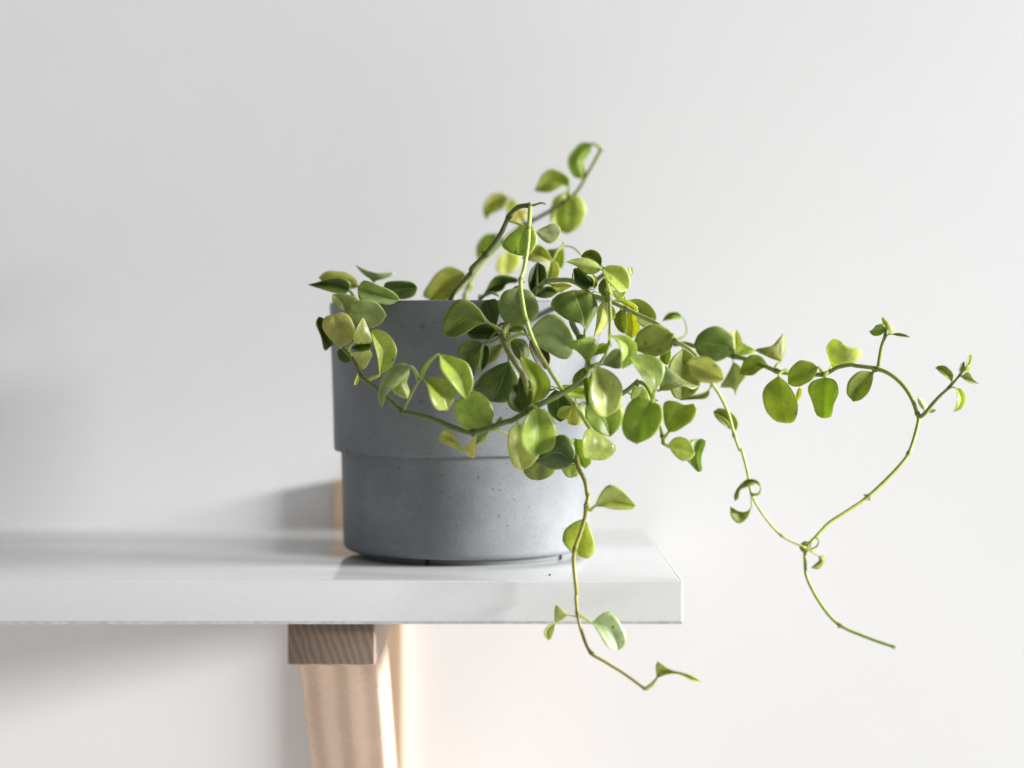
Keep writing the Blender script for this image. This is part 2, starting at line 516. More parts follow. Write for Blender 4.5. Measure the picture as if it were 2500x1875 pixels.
# ------------------------------------------------------------------ the trailing plant (all lengths in millimetres from the pot axis at eye level)
# stem: name of look -> (node indices, start radius, end radius in mm, start colour, end colour, points in mm from the pot axis)
STEMS = [
 ((4, 6, 8),1.45,1.10,(0.4, 0.44, 0.1),(0.11, 0.13, 0.035),[(-1.1,-20.0,8.9),(-5.7,-50.0,19.3),(3.5,-58.0,30.0),(4.1,-64.0,31.8),(10.0,-66.0,37.7),(17.2,-68.0,47.3),(21.4,-70.0,55.6),(25.2,-72.0,59.3),(30.6,-74.0,60.0)]),
 ((2, 5, 7, 12),0.95,0.90,(0.38, 0.46, 0.11),(0.38, 0.46, 0.11),[(30.6,-74.0,60.4),(30.4,-77.0,55.2),(29.9,-82.0,49.1),(29.5,-90.0,42.1),(27.6,-95.0,30.0),(26.2,-100.0,25.3),(26.6,-104.0,18.4),(28.7,-108.0,7.3),(32.8,-110.0,-3.6),(37.7,-110.0,-12.3),(42.8,-110.0,-20.4),(44.9,-110.0,-23.4),(49.7,-111.0,-29.0),(53.7,-112.0,-35.4),(56.5,-113.0,-39.7)]),
 ((),0.60,0.35,(0.22, 0.29, 0.05),(0.22, 0.29, 0.05),[(31.5,-74.0,59.8),(34.0,-75.0,60.5),(35.8,-76.0,60.9),(38.1,-76.0,60.3)]),
 ((4, 8, 11),1.20,0.90,(0.2, 0.24, 0.07),(0.2, 0.24, 0.07),[(0.5,10.0,6.8),(-0.8,20.0,21.5),(3.2,25.0,30.9),(11.0,32.0,41.6),(17.6,34.0,48.7),(25.1,40.0,55.1),(33.0,40.0,59.6),(40.9,32.0,63.6),(48.3,31.0,68.2),(54.4,30.0,72.8),(61.3,30.0,83.9),(67.4,30.0,94.9)]),
 ((3, 7, 8, 9, 12, 19, 23, 25),1.35,0.50,(0.22, 0.28, 0.06),(0.48, 0.55, 0.14),[(32.1,-20.0,8.9),(31.9,-40.0,20.4),(35.9,-55.0,24.2),(38.8,-65.0,26.1),(44.1,-70.0,26.3),(49.0,-74.0,25.9),(54.2,-78.0,22.9),(56.2,-82.0,20.0),(65.3,-88.0,16.7),(72.8,-94.0,12.9),(78.7,-100.0,9.7),(86.3,-108.0,5.7),(92.8,-115.0,-1.0),(98.4,-120.0,-4.8),(102.3,-123.0,-8.6),(106.6,-121.0,-15.6),(108.3,-120.0,-19.2),(111.6,-119.0,-24.2),(115.3,-118.0,-31.8),(118.3,-118.0,-42.2),(120.9,-118.0,-49.0),(120.9,-118.0,-47.3),(123.8,-118.0,-57.6),(125.7,-118.0,-67.4),(130.5,-118.0,-76.1),(138.7,-118.0,-85.3),(149.0,-118.0,-90.5)]),
 ((4, 7, 9, 12, 16, 20, 23, 25, 29, 33, 35),1.25,0.68,(0.06, 0.115, 0.03),(0.36, 0.42, 0.07),[(39.5,20.0,9.2),(63.7,10.0,19.6),(73.6,-10.0,8.9),(87.2,-20.0,0.3),(99.9,-30.0,-2.7),(104.0,-35.0,-2.8),(116.8,-38.0,-6.4),(126.0,-41.0,-8.6),(135.5,-45.0,-11.1),(145.0,-52.0,-15.4),(151.0,-58.0,-16.3),(157.7,-62.0,-16.5),(164.7,-66.0,-16.6),(170.5,-69.0,-13.4),(176.5,-71.0,-12.2),(177.4,-73.0,-12.5),(186.5,-76.0,-13.8),(192.2,-79.0,-16.2),(197.5,-82.0,-21.1),(200.8,-86.0,-27.2),(202.5,-90.0,-33.7),(203.1,-90.0,-35.3),(201.5,-93.0,-40.9),(197.3,-98.0,-50.5),(194.5,-100.0,-54.2),(178.0,-105.0,-69.4),(167.0,-109.0,-76.2),(160.3,-111.0,-80.2),(154.0,-114.0,-86.0),(149.3,-116.0,-90.9),(148.8,-117.0,-97.2),(149.3,-118.0,-102.8),(155.7,-120.0,-115.3),(162.4,-122.0,-122.8),(173.8,-126.0,-127.8),(185.3,-130.0,-131.5)]),
 ((3,),0.85,0.70,(0.22, 0.29, 0.05),(0.22, 0.29, 0.05),[(187.7,-75.0,-13.9),(188.2,-76.0,-9.1),(189.0,-77.0,-3.7),(190.5,-78.0,1.1),(191.3,-78.0,3.8)]),
 ((4, 5),0.95,0.35,(0.22, 0.29, 0.05),(0.22, 0.29, 0.05),[(203.3,-90.0,-35.3),(205.2,-91.0,-34.0),(208.3,-92.0,-29.9),(212.0,-94.0,-25.3),(215.6,-96.0,-21.6),(220.1,-98.0,-15.8),(222.3,-99.0,-13.0),(223.9,-100.0,-7.7)]),
 ((4, 7, 11, 15, 19, 23),1.50,1.05,(0.15, 0.19, 0.035),(0.13, 0.17, 0.035),[(32.2,-15.0,8.9),(48.2,-40.0,18.0),(49.2,-65.0,10.7),(49.9,-77.0,5.6),(52.9,-88.0,-0.4),(54.5,-94.0,-5.3),(56.4,-100.0,-11.1),(55.0,-105.0,-16.2),(50.6,-108.0,-20.2),(42.5,-111.0,-24.9),(34.4,-114.0,-28.9),(29.2,-115.0,-31.6),(22.4,-116.0,-35.6),(19.7,-116.0,-36.3),(10.4,-115.0,-39.7),(5.2,-114.0,-40.8),(-1.2,-111.0,-39.5),(-11.1,-106.0,-35.7),(-19.4,-101.0,-33.6),(-25.5,-97.0,-32.3),(-31.6,-92.0,-27.4),(-38.1,-88.0,-22.4),(-42.1,-82.0,-20.1),(-45.3,-78.0,-16.9),(-50.2,-73.0,-8.6),(-54.7,-70.0,-4.2)]),
 ((4, 11, 16, 19, 24, 26, 29),1.60,0.60,(0.09, 0.12, 0.03),(0.34, 0.32, 0.06),[(12.3,-30.0,8.8),(24.9,-58.0,22.7),(23.2,-71.0,15.0),(20.9,-81.0,6.9),(18.3,-94.0,0.6),(20.2,-97.0,-5.0),(23.5,-98.0,-10.5),(27.1,-96.0,-15.8),(30.6,-90.0,-27.6),(42.1,-90.0,-44.0),(48.6,-96.0,-50.3),(50.5,-100.0,-52.5),(51.5,-105.0,-56.7),(54.2,-110.0,-62.4),(55.3,-113.0,-68.6),(55.5,-113.0,-68.0),(54.6,-114.0,-72.8),(53.8,-114.0,-78.4),(51.8,-115.0,-84.7),(49.4,-116.0,-91.6),(49.1,-117.0,-98.5),(49.9,-118.0,-106.3),(50.3,-118.0,-112.3),(49.9,-119.0,-110.5),(50.6,-120.0,-118.7),(52.4,-121.0,-126.5),(56.1,-122.0,-134.9),(62.0,-124.0,-138.4),(69.8,-126.0,-143.0),(79.2,-128.0,-149.6)]),
 ((3, 6, 8),1.30,0.60,(0.23, 0.2, 0.09),(0.25, 0.29, 0.06),[(41.0,-20.0,8.9),(67.5,-60.0,30.9),(66.3,-85.0,23.6),(65.4,-98.0,16.7),(65.2,-107.0,8.8),(64.8,-111.0,0.3),(64.5,-112.0,-3.0),(62.8,-114.0,-7.4),(59.9,-116.0,-11.6),(60.1,-117.0,-11.6)]),
 ((4, 7, 10, 11),1.25,0.75,(0.06, 0.115, 0.03),(0.36, 0.42, 0.07),[(56.5,-98.0,-11.2),(59.1,-97.0,-22.5),(65.3,-97.0,-26.2),(71.2,-100.0,-24.2),(77.5,-104.0,-19.5),(80.1,-107.0,-20.2),(82.3,-111.0,-23.7),(83.8,-113.0,-27.7),(85.9,-111.0,-33.4),(86.7,-111.0,-37.8),(87.7,-111.0,-42.6),(88.1,-111.0,-46.0)]),
 ((3, 5),1.00,0.80,(0.22, 0.29, 0.05),(0.22, 0.29, 0.05),[(-1.3,-10.0,6.7),(-23.2,-20.0,15.5),(-40.4,-30.0,16.5),(-47.2,-40.0,16.3),(-51.6,-55.0,13.0),(-54.1,-62.0,5.7),(-54.8,-68.0,-2.3)]),
 ((),0.50,0.40,(0.22, 0.29, 0.05),(0.22, 0.29, 0.05),[(-43.1,-30.0,17.3),(-43.1,-30.0,21.7),(-43.1,-30.0,26.1)]),
 ((),0.90,0.60,(0.23, 0.2, 0.09),(0.25, 0.29, 0.06),[(7.2,-30.0,18.4),(10.2,-34.0,20.5),(13.4,-36.0,21.2),(16.5,-36.0,19.6)]),
 ((),0.50,0.25,(0.38, 0.46, 0.11),(0.38, 0.46, 0.11),[(55.6,-30.0,38.7),(53.8,-30.0,40.9),(50.8,-27.0,43.2),(46.9,-25.0,43.8)]),
 ((),0.60,0.40,(0.06, 0.115, 0.03),(0.36, 0.42, 0.07),[(6.8,-114.0,-40.7),(14.8,-105.0,-40.1),(19.0,-100.0,-41.5),(23.2,-95.0,-43.4)]),
 ((),0.40,0.30,(0.22, 0.29, 0.05),(0.22, 0.29, 0.05),[(151.2,-116.0,-91.3),(153.9,-116.0,-90.0),(154.6,-117.0,-87.0),(153.3,-117.0,-86.2)]),
 ((3,),0.60,0.60,(0.22, 0.29, 0.05),(0.22, 0.29, 0.05),[(-25.5,-97.0,-32.3),(-22.1,-106.0,-25.7),(-19.3,-111.0,-20.7),(-17.0,-114.0,-17.1)]),
]
# leaf: (stem index, gloss, colour, petiole points, [(midrib, left edge, right edge), ...])
LEAVES = [
 (13,0.15,(0.374,0.391,0.085),[(-43.1,-30.0,24.5),(-46.6,-30.0,25.5),(-50.1,-30.0,24.4)],[([(-50.1,-30.0,24.4),(-59.8,-29.5,27.9),(-69.3,-29.1,28.5)],[(-50.1,-30.0,24.4),(-52.9,-27.3,29.5),(-60.1,-26.3,31.9),(-66.6,-27.3,31.2),(-69.3,-29.1,28.5)],[(-50.1,-30.0,24.4),(-53.8,-26.8,23.2),(-60.2,-24.8,24.5),(-67.1,-26.4,26.2),(-69.3,-29.1,28.5)])]),
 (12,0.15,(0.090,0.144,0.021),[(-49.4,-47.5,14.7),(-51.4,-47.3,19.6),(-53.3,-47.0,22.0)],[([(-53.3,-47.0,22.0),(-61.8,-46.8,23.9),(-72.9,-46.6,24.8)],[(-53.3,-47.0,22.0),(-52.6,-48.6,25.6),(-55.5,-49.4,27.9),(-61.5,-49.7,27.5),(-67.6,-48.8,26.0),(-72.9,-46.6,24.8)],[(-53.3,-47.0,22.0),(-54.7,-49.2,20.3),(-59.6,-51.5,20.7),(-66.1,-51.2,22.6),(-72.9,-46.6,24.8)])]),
 (13,0.15,(0.300,0.357,0.182),[(-43.1,-30.0,26.1),(-43.1,-30.0,25.9)],[([(-43.1,-30.0,25.9),(-42.7,-32.2,28.7),(-42.4,-34.0,30.8)],[(-43.1,-30.0,25.9),(-45.2,-30.9,28.9),(-51.9,-32.6,34.4),(-46.3,-33.5,31.9),(-42.4,-34.0,30.8)],[(-43.1,-30.0,25.9),(-41.5,-30.3,27.6),(-37.8,-30.9,29.5),(-32.5,-31.8,30.5),(-38.1,-32.9,30.6),(-42.4,-34.0,30.8)])]),
 (12,0.15,(0.335,0.415,0.178),[(-50.5,-51.3,13.9),(-39.8,-54.6,17.6),(-29.1,-58.0,17.3)],[([(-29.1,-58.0,17.3),(-37.8,-58.5,19.8),(-48.6,-59.1,23.0)],[(-29.1,-58.0,17.3),(-30.8,-61.0,20.2),(-39.1,-63.6,24.4),(-45.6,-62.1,26.2),(-48.6,-59.1,23.0)],[(-29.1,-58.0,17.3),(-33.0,-60.1,15.3),(-39.3,-61.4,15.8),(-47.4,-61.0,17.6),(-48.6,-59.1,23.0)])]),
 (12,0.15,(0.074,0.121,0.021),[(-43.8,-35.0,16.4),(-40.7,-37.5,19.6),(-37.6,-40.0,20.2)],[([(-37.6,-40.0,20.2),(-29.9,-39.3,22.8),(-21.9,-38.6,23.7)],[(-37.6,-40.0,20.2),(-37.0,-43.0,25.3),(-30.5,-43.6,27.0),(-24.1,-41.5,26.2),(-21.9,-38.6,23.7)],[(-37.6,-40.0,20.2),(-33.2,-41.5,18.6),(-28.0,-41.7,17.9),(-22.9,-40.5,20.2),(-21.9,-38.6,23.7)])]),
 (12,0.15,(0.415,0.449,0.181),[(-51.9,-55.9,12.1),(-53.1,-55.4,12.4),(-54.2,-55.0,11.9)],[([(-54.2,-55.0,11.9),(-55.5,-55.4,16.5),(-60.3,-56.0,20.3)],[(-54.2,-55.0,11.9),(-57.4,-57.8,13.9),(-60.4,-57.8,17.3),(-60.3,-56.0,20.3)],[(-54.2,-55.0,11.9),(-49.9,-55.3,13.0),(-48.5,-55.5,17.7),(-54.1,-55.8,20.3),(-60.3,-56.0,20.3)])]),
 (12,0.15,(0.378,0.446,0.184),[(-54.1,-62.0,5.7),(-53.1,-64.5,9.4),(-52.2,-67.0,10.8)],[([(-52.2,-67.0,10.8),(-43.5,-67.1,11.2),(-34.7,-67.3,10.3)],[(-52.2,-67.0,10.8),(-50.5,-69.1,15.4),(-45.4,-70.0,17.4),(-39.5,-69.8,16.6),(-36.5,-69.0,13.7),(-34.7,-67.3,10.3)],[(-52.2,-67.0,10.8),(-49.0,-67.8,6.5),(-42.6,-68.0,4.4),(-37.2,-67.8,6.5),(-34.7,-67.3,10.3)])]),
 (8,0.20,(0.511,0.487,0.175),[(-54.7,-70.0,-4.2),(-55.0,-70.5,-4.0),(-55.3,-71.0,-4.3)],[([(-55.3,-71.0,-4.3),(-56.5,-71.1,2.7),(-58.4,-71.1,10.6)],[(-55.3,-71.0,-4.3),(-60.5,-70.8,-0.2),(-63.6,-70.8,5.3),(-62.4,-70.9,9.7),(-58.4,-71.1,10.6)],[(-55.3,-71.0,-4.3),(-50.8,-71.2,-1.7),(-48.9,-71.3,4.0),(-51.2,-71.3,9.9),(-55.4,-71.3,11.8),(-58.4,-71.1,10.6)])]),
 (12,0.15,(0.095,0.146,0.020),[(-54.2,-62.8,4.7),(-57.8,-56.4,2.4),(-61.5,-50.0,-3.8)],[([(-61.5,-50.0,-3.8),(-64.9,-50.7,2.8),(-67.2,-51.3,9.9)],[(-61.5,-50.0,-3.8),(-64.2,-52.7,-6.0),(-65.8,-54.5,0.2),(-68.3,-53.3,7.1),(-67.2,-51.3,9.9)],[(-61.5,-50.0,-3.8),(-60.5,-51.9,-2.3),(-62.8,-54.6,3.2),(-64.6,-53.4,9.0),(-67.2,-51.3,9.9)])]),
 (8,0.90,(0.529,0.545,0.179),[(-51.9,-71.9,-6.9),(-50.6,-73.4,-3.8),(-49.3,-75.0,-2.5)],[([(-49.3,-75.0,-2.5),(-45.5,-74.9,1.9),(-44.9,-74.9,9.4)],[(-49.3,-75.0,-2.5),(-48.2,-82.4,1.1),(-46.5,-83.1,5.6),(-44.9,-74.9,9.4)],[(-49.3,-75.0,-2.5),(-44.0,-72.7,-2.6),(-40.9,-72.2,-1.5),(-42.7,-72.7,4.8),(-44.9,-74.9,9.4)])]),
 (8,0.90,(0.551,0.616,0.167),[(-42.9,-81.0,-19.3),(-40.0,-81.5,-17.9),(-37.1,-82.0,-16.6)],[([(-37.1,-82.0,-16.7),(-35.4,-81.8,-6.4),(-40.8,-81.6,3.5)],[(-37.1,-82.0,-16.7),(-37.2,-89.3,-10.5),(-39.1,-89.2,-2.7),(-40.8,-81.6,3.5)],[(-37.1,-82.0,-16.7),(-31.6,-83.0,-12.6),(-29.2,-83.3,-6.4),(-32.5,-83.0,1.1),(-37.9,-82.3,4.0),(-40.8,-81.6,3.5)])]),
 (8,0.70,(0.490,0.522,0.182),[(-50.2,-73.0,-8.6),(-50.3,-75.0,-6.8),(-50.3,-77.0,-6.5)],[([(-50.3,-77.0,-6.5),(-45.8,-76.4,-9.4),(-40.5,-75.8,-7.3)],[(-50.3,-77.0,-6.5),(-46.0,-79.9,-6.2),(-41.5,-78.3,-5.7),(-40.5,-75.8,-7.3)],[(-50.3,-77.0,-6.5),(-47.9,-76.3,-10.2),(-45.0,-75.9,-14.3),(-41.7,-75.7,-10.2),(-40.5,-75.8,-7.3)])]),
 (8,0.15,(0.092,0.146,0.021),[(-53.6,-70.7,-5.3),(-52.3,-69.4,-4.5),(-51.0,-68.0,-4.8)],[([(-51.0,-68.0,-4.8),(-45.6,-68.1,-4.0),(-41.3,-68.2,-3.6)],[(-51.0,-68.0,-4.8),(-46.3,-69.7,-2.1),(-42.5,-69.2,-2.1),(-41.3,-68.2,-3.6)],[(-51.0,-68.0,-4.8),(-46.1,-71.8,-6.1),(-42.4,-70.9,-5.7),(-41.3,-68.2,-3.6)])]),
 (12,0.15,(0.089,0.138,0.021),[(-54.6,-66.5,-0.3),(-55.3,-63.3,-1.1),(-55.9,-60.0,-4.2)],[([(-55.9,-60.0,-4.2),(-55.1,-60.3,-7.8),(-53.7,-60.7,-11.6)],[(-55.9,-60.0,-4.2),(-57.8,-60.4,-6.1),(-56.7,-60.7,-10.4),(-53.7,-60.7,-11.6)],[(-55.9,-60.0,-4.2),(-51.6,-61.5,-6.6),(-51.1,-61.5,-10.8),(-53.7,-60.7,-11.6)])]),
 (8,0.15,(0.693,0.691,0.263),[(-47.1,-76.1,-13.8),(-47.3,-74.1,-14.0),(-47.4,-72.0,-15.7)],[([(-47.4,-72.0,-15.7),(-48.0,-71.8,-18.7),(-48.9,-71.6,-21.5)],[(-47.4,-72.0,-15.7),(-48.0,-74.5,-17.8),(-49.1,-73.4,-20.5),(-48.9,-71.6,-21.5)],[(-47.4,-72.0,-15.7),(-46.9,-72.5,-17.8),(-47.5,-72.3,-20.7),(-48.9,-71.6,-21.5)])]),
 (18,0.30,(0.357,0.427,0.188),[(-18.1,-112.5,-18.9),(-19.4,-111.8,-14.6),(-21.7,-111.0,-12.2)],[([(-21.7,-111.0,-12.2),(-28.7,-111.5,-16.3),(-33.1,-112.0,-23.1),(-34.1,-112.4,-30.2)],[(-21.7,-111.0,-12.2),(-26.0,-109.6,-10.7),(-32.1,-109.0,-14.3),(-35.6,-109.8,-22.7),(-35.4,-111.2,-27.9),(-34.1,-112.4,-30.2)],[(-21.7,-111.0,-12.2),(-23.7,-107.3,-17.1),(-27.8,-106.3,-21.0),(-32.0,-107.4,-24.0),(-33.2,-110.0,-28.4),(-34.1,-112.4,-30.2)])]),
 (8,0.60,(0.520,0.574,0.197),[(-34.1,-90.5,-25.5),(-28.9,-90.2,-17.4),(-23.8,-90.0,-13.4)],[([(-23.8,-90.0,-13.4),(-27.1,-89.3,-20.0),(-23.9,-88.6,-27.2)],[(-23.8,-90.0,-13.4),(-29.3,-87.1,-17.9),(-31.0,-86.6,-23.7),(-26.8,-87.3,-26.6),(-23.9,-88.6,-27.2)],[(-23.8,-90.0,-13.4),(-23.1,-87.3,-15.5),(-24.6,-85.1,-20.0),(-23.3,-85.5,-23.3),(-23.9,-88.6,-27.2)])]),
 (18,0.90,(0.436,0.529,0.089),[(-17.0,-114.0,-17.1),(-15.7,-114.3,-13.8),(-12.6,-114.7,-9.6),(-9.1,-115.0,-7.1)],[([(-9.1,-115.0,-7.0),(-1.7,-114.8,-14.6),(2.8,-114.6,-26.8)],[(-9.1,-115.0,-7.0),(-8.1,-121.7,-13.3),(-5.1,-123.1,-17.6),(-1.2,-121.2,-22.4),(2.8,-114.6,-26.8)],[(-9.1,-115.0,-7.0),(-2.9,-116.1,-8.1),(3.5,-116.5,-11.4),(6.0,-116.1,-19.4),(2.8,-114.6,-26.8)])]),
 (18,1.00,(0.419,0.471,0.097),[(-17.0,-114.0,-17.1),(-16.6,-115.5,-16.7),(-16.1,-117.0,-17.2)],[([(-16.1,-117.0,-17.2),(-8.8,-116.5,-22.8),(-5.3,-116.0,-31.3)],[(-16.1,-117.0,-17.2),(-13.7,-124.0,-21.4),(-12.2,-125.7,-27.3),(-9.8,-123.5,-30.6),(-5.3,-116.0,-31.3)],[(-16.1,-117.0,-17.2),(-10.7,-116.8,-16.8),(-4.3,-116.5,-18.5),(-1.7,-116.3,-23.8),(-5.3,-116.0,-31.3)])]),
 (8,0.90,(0.417,0.517,0.093),[(13.9,-115.4,-38.4),(13.7,-114.2,-37.3),(13.6,-113.0,-37.0)],[([(13.6,-113.0,-37.0),(5.9,-112.4,-33.2),(-2.0,-111.6,-27.1)],[(13.6,-113.0,-37.0),(8.5,-114.4,-40.4),(1.1,-114.6,-38.7),(-2.8,-113.4,-32.2),(-2.0,-111.6,-27.1)],[(13.6,-113.0,-37.0),(14.5,-112.9,-31.9),(11.6,-112.6,-26.1),(5.2,-112.2,-23.2),(-2.0,-111.6,-27.1)])]),
 (16,0.15,(0.610,0.606,0.275),[(7.8,-112.9,-40.6),(7.1,-111.9,-40.7),(6.3,-111.0,-41.6)],[([(6.3,-111.0,-41.6),(5.2,-111.7,-48.0),(5.2,-112.2,-52.1)],[(6.3,-111.0,-41.6),(5.2,-112.7,-44.8),(1.5,-113.5,-47.1),(3.0,-113.2,-50.5),(5.2,-112.2,-52.1)],[(6.3,-111.0,-41.6),(6.9,-112.8,-43.1),(6.6,-114.5,-47.9),(6.7,-113.6,-51.3),(5.2,-112.2,-52.1)]),([(2.3,-111.0,-48.5),(-2.9,-110.5,-45.2),(-9.2,-109.9,-42.8)],[(2.3,-111.0,-48.5),(-0.3,-111.5,-46.7),(-2.2,-111.6,-42.7),(-6.4,-111.1,-39.4),(-9.2,-109.9,-42.8)],[(2.3,-111.0,-48.5),(-0.2,-114.1,-48.9),(-4.3,-115.6,-46.5),(-8.9,-113.1,-44.9),(-9.2,-109.9,-42.8)])]),
 (16,0.15,(0.380,0.433,0.189),[(18.4,-100.6,-41.3),(15.3,-97.8,-40.1),(12.1,-95.0,-41.4)],[([(12.1,-95.0,-41.4),(9.1,-95.7,-44.6),(6.5,-96.3,-47.4)],[(12.1,-95.0,-41.4),(8.1,-92.9,-42.0),(6.4,-93.7,-44.7),(6.5,-96.3,-47.4)],[(12.1,-95.0,-41.4),(12.1,-94.5,-43.1),(9.6,-94.8,-46.6),(6.5,-96.3,-47.4)])]),
 (16,0.15,(0.321,0.368,0.087),[(12.8,-107.3,-40.3),(14.7,-108.6,-38.2),(16.6,-110.0,-37.8)],[([(16.6,-110.0,-37.8),(17.2,-109.9,-35.6),(17.6,-109.8,-34.0)],[(16.6,-110.0,-37.8),(15.1,-109.6,-37.3),(16.7,-109.6,-34.9),(17.6,-109.8,-34.0)],[(16.6,-110.0,-37.8),(18.3,-111.1,-37.1),(18.1,-110.8,-34.9),(17.6,-109.8,-34.0)])]),
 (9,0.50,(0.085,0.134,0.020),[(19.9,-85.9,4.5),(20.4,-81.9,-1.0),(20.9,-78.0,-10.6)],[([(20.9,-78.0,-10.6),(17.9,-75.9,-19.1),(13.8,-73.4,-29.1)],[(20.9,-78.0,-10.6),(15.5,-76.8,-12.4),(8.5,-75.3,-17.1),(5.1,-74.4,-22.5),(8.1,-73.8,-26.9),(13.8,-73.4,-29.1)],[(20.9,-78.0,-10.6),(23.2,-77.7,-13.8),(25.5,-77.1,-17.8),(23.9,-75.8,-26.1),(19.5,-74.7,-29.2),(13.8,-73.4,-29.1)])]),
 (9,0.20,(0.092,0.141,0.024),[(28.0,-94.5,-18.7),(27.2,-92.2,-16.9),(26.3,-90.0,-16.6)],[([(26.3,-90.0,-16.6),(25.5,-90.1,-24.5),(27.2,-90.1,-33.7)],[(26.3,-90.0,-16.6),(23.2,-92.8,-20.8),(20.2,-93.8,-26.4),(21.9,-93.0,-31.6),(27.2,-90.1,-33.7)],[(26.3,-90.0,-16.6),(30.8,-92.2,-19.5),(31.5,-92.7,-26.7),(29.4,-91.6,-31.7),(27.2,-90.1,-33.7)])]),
 (8,0.90,(0.466,0.534,0.094),[(30.5,-114.8,-30.9),(30.3,-110.9,-30.3),(31.5,-107.0,-28.6)],[([(31.5,-107.0,-28.7),(34.5,-106.7,-20.6),(26.4,-106.3,-7.7)],[(31.5,-107.0,-28.7),(31.1,-112.8,-23.3),(30.0,-114.5,-18.0),(25.8,-110.5,-10.5),(26.4,-106.3,-7.7)],[(31.5,-107.0,-28.7),(37.3,-108.4,-25.8),(39.2,-108.8,-20.2),(34.1,-108.3,-11.9),(26.4,-106.3,-7.7)])]),
 (8,0.80,(0.321,0.420,0.035),[(31.8,-114.5,-30.2),(32.2,-116.3,-29.5),(32.6,-118.0,-29.9)],[([(32.6,-118.0,-29.9),(32.9,-117.3,-40.3),(32.6,-116.6,-51.0)],[(32.6,-118.0,-29.9),(28.3,-123.4,-33.5),(25.6,-125.2,-41.9),(28.0,-122.3,-48.4),(32.6,-116.6,-51.0)],[(32.6,-118.0,-29.9),(38.0,-116.2,-31.6),(42.0,-115.0,-39.2),(39.6,-115.1,-48.0),(32.6,-116.6,-51.0)])]),
 (8,0.20,(0.528,0.552,0.192),[(25.0,-115.6,-34.1),(24.9,-111.8,-34.2),(24.8,-108.0,-36.7)],[([(24.8,-108.0,-36.7),(24.8,-107.4,-46.8),(26.8,-106.7,-57.6)],[(24.8,-108.0,-36.7),(21.2,-111.2,-40.2),(20.6,-112.2,-47.8),(23.2,-109.8,-55.8),(26.8,-106.7,-57.6)],[(24.8,-108.0,-36.7),(30.5,-107.0,-40.8),(34.1,-106.3,-50.1),(30.9,-106.4,-55.8),(26.8,-106.7,-57.6)])]),
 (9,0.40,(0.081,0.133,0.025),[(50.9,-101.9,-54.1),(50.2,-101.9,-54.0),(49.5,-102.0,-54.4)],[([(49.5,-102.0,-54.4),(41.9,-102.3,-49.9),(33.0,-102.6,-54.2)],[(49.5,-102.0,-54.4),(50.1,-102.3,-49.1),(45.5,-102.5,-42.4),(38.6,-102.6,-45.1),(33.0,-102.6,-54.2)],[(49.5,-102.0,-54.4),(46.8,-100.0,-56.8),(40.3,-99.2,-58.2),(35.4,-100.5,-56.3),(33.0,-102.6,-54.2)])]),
 (9,0.15,(0.282,0.326,0.086),[(44.6,-92.2,-46.4),(39.6,-93.6,-48.0),(34.7,-95.0,-53.2)],[([(34.7,-95.0,-53.2),(34.3,-92.9,-57.8),(34.1,-90.4,-63.3)],[(34.7,-95.0,-53.2),(29.4,-94.4,-55.3),(27.4,-93.4,-59.0),(30.2,-92.1,-62.4),(34.1,-90.4,-63.3)],[(34.7,-95.0,-53.2),(40.0,-92.8,-55.8),(42.2,-91.9,-58.3),(38.0,-90.7,-62.3),(34.1,-90.4,-63.3)])]),
 (9,0.15,(0.358,0.455,0.107),[(50.2,-99.5,-52.2),(50.4,-98.7,-53.2),(50.5,-98.0,-55.3)],[([(50.5,-98.0,-55.3),(48.6,-95.8,-58.5),(48.6,-93.7,-62.0)],[(50.5,-98.0,-55.3),(46.1,-97.7,-56.3),(44.4,-97.1,-58.0),(46.5,-95.3,-61.3),(48.6,-93.7,-62.0)],[(50.5,-98.0,-55.3),(51.9,-95.6,-57.7),(51.9,-94.0,-60.8),(48.6,-93.7,-62.0)])]),
 (9,0.15,(0.373,0.477,0.102),[(47.0,-94.5,-48.7),(48.8,-95.2,-45.8),(50.6,-96.0,-44.6)],[([(50.6,-96.0,-44.6),(51.8,-96.1,-51.5),(54.7,-96.3,-57.8)],[(50.6,-96.0,-44.6),(47.7,-98.4,-45.3),(48.8,-100.0,-50.5),(51.7,-98.9,-55.4),(54.7,-96.3,-57.8)],[(50.6,-96.0,-44.6),(54.2,-98.1,-45.3),(54.6,-99.1,-51.3),(57.5,-98.5,-54.2),(54.7,-96.3,-57.8)])]),
 (1,1.00,(0.425,0.480,0.094),[(56.1,-112.9,-39.2),(56.5,-113.0,-39.1)],[([(56.5,-113.0,-39.1),(58.4,-114.4,-44.5),(54.4,-116.5,-52.3)],[(56.5,-113.0,-39.1),(53.2,-120.0,-40.4),(52.5,-123.4,-44.8),(52.8,-121.4,-49.7),(54.4,-116.5,-52.3)],[(56.5,-113.0,-39.1),(61.0,-111.6,-42.0),(68.0,-111.5,-47.8),(63.3,-112.8,-52.7),(54.4,-116.5,-52.3)])]),
 (10,1.00,(0.524,0.562,0.205),[(60.1,-117.0,-11.6),(59.1,-118.5,-11.2),(58.0,-120.0,-11.9)],[([(58.0,-120.0,-11.9),(62.2,-119.7,-22.3),(63.0,-119.4,-34.2)],[(58.0,-120.0,-11.9),(56.0,-126.5,-17.4),(55.3,-128.5,-26.4),(58.8,-124.9,-32.7),(63.0,-119.4,-34.2)],[(58.0,-120.0,-11.9),(64.5,-120.8,-14.3),(69.7,-120.9,-20.7),(68.1,-120.4,-30.2),(63.0,-119.4,-34.2)])]),
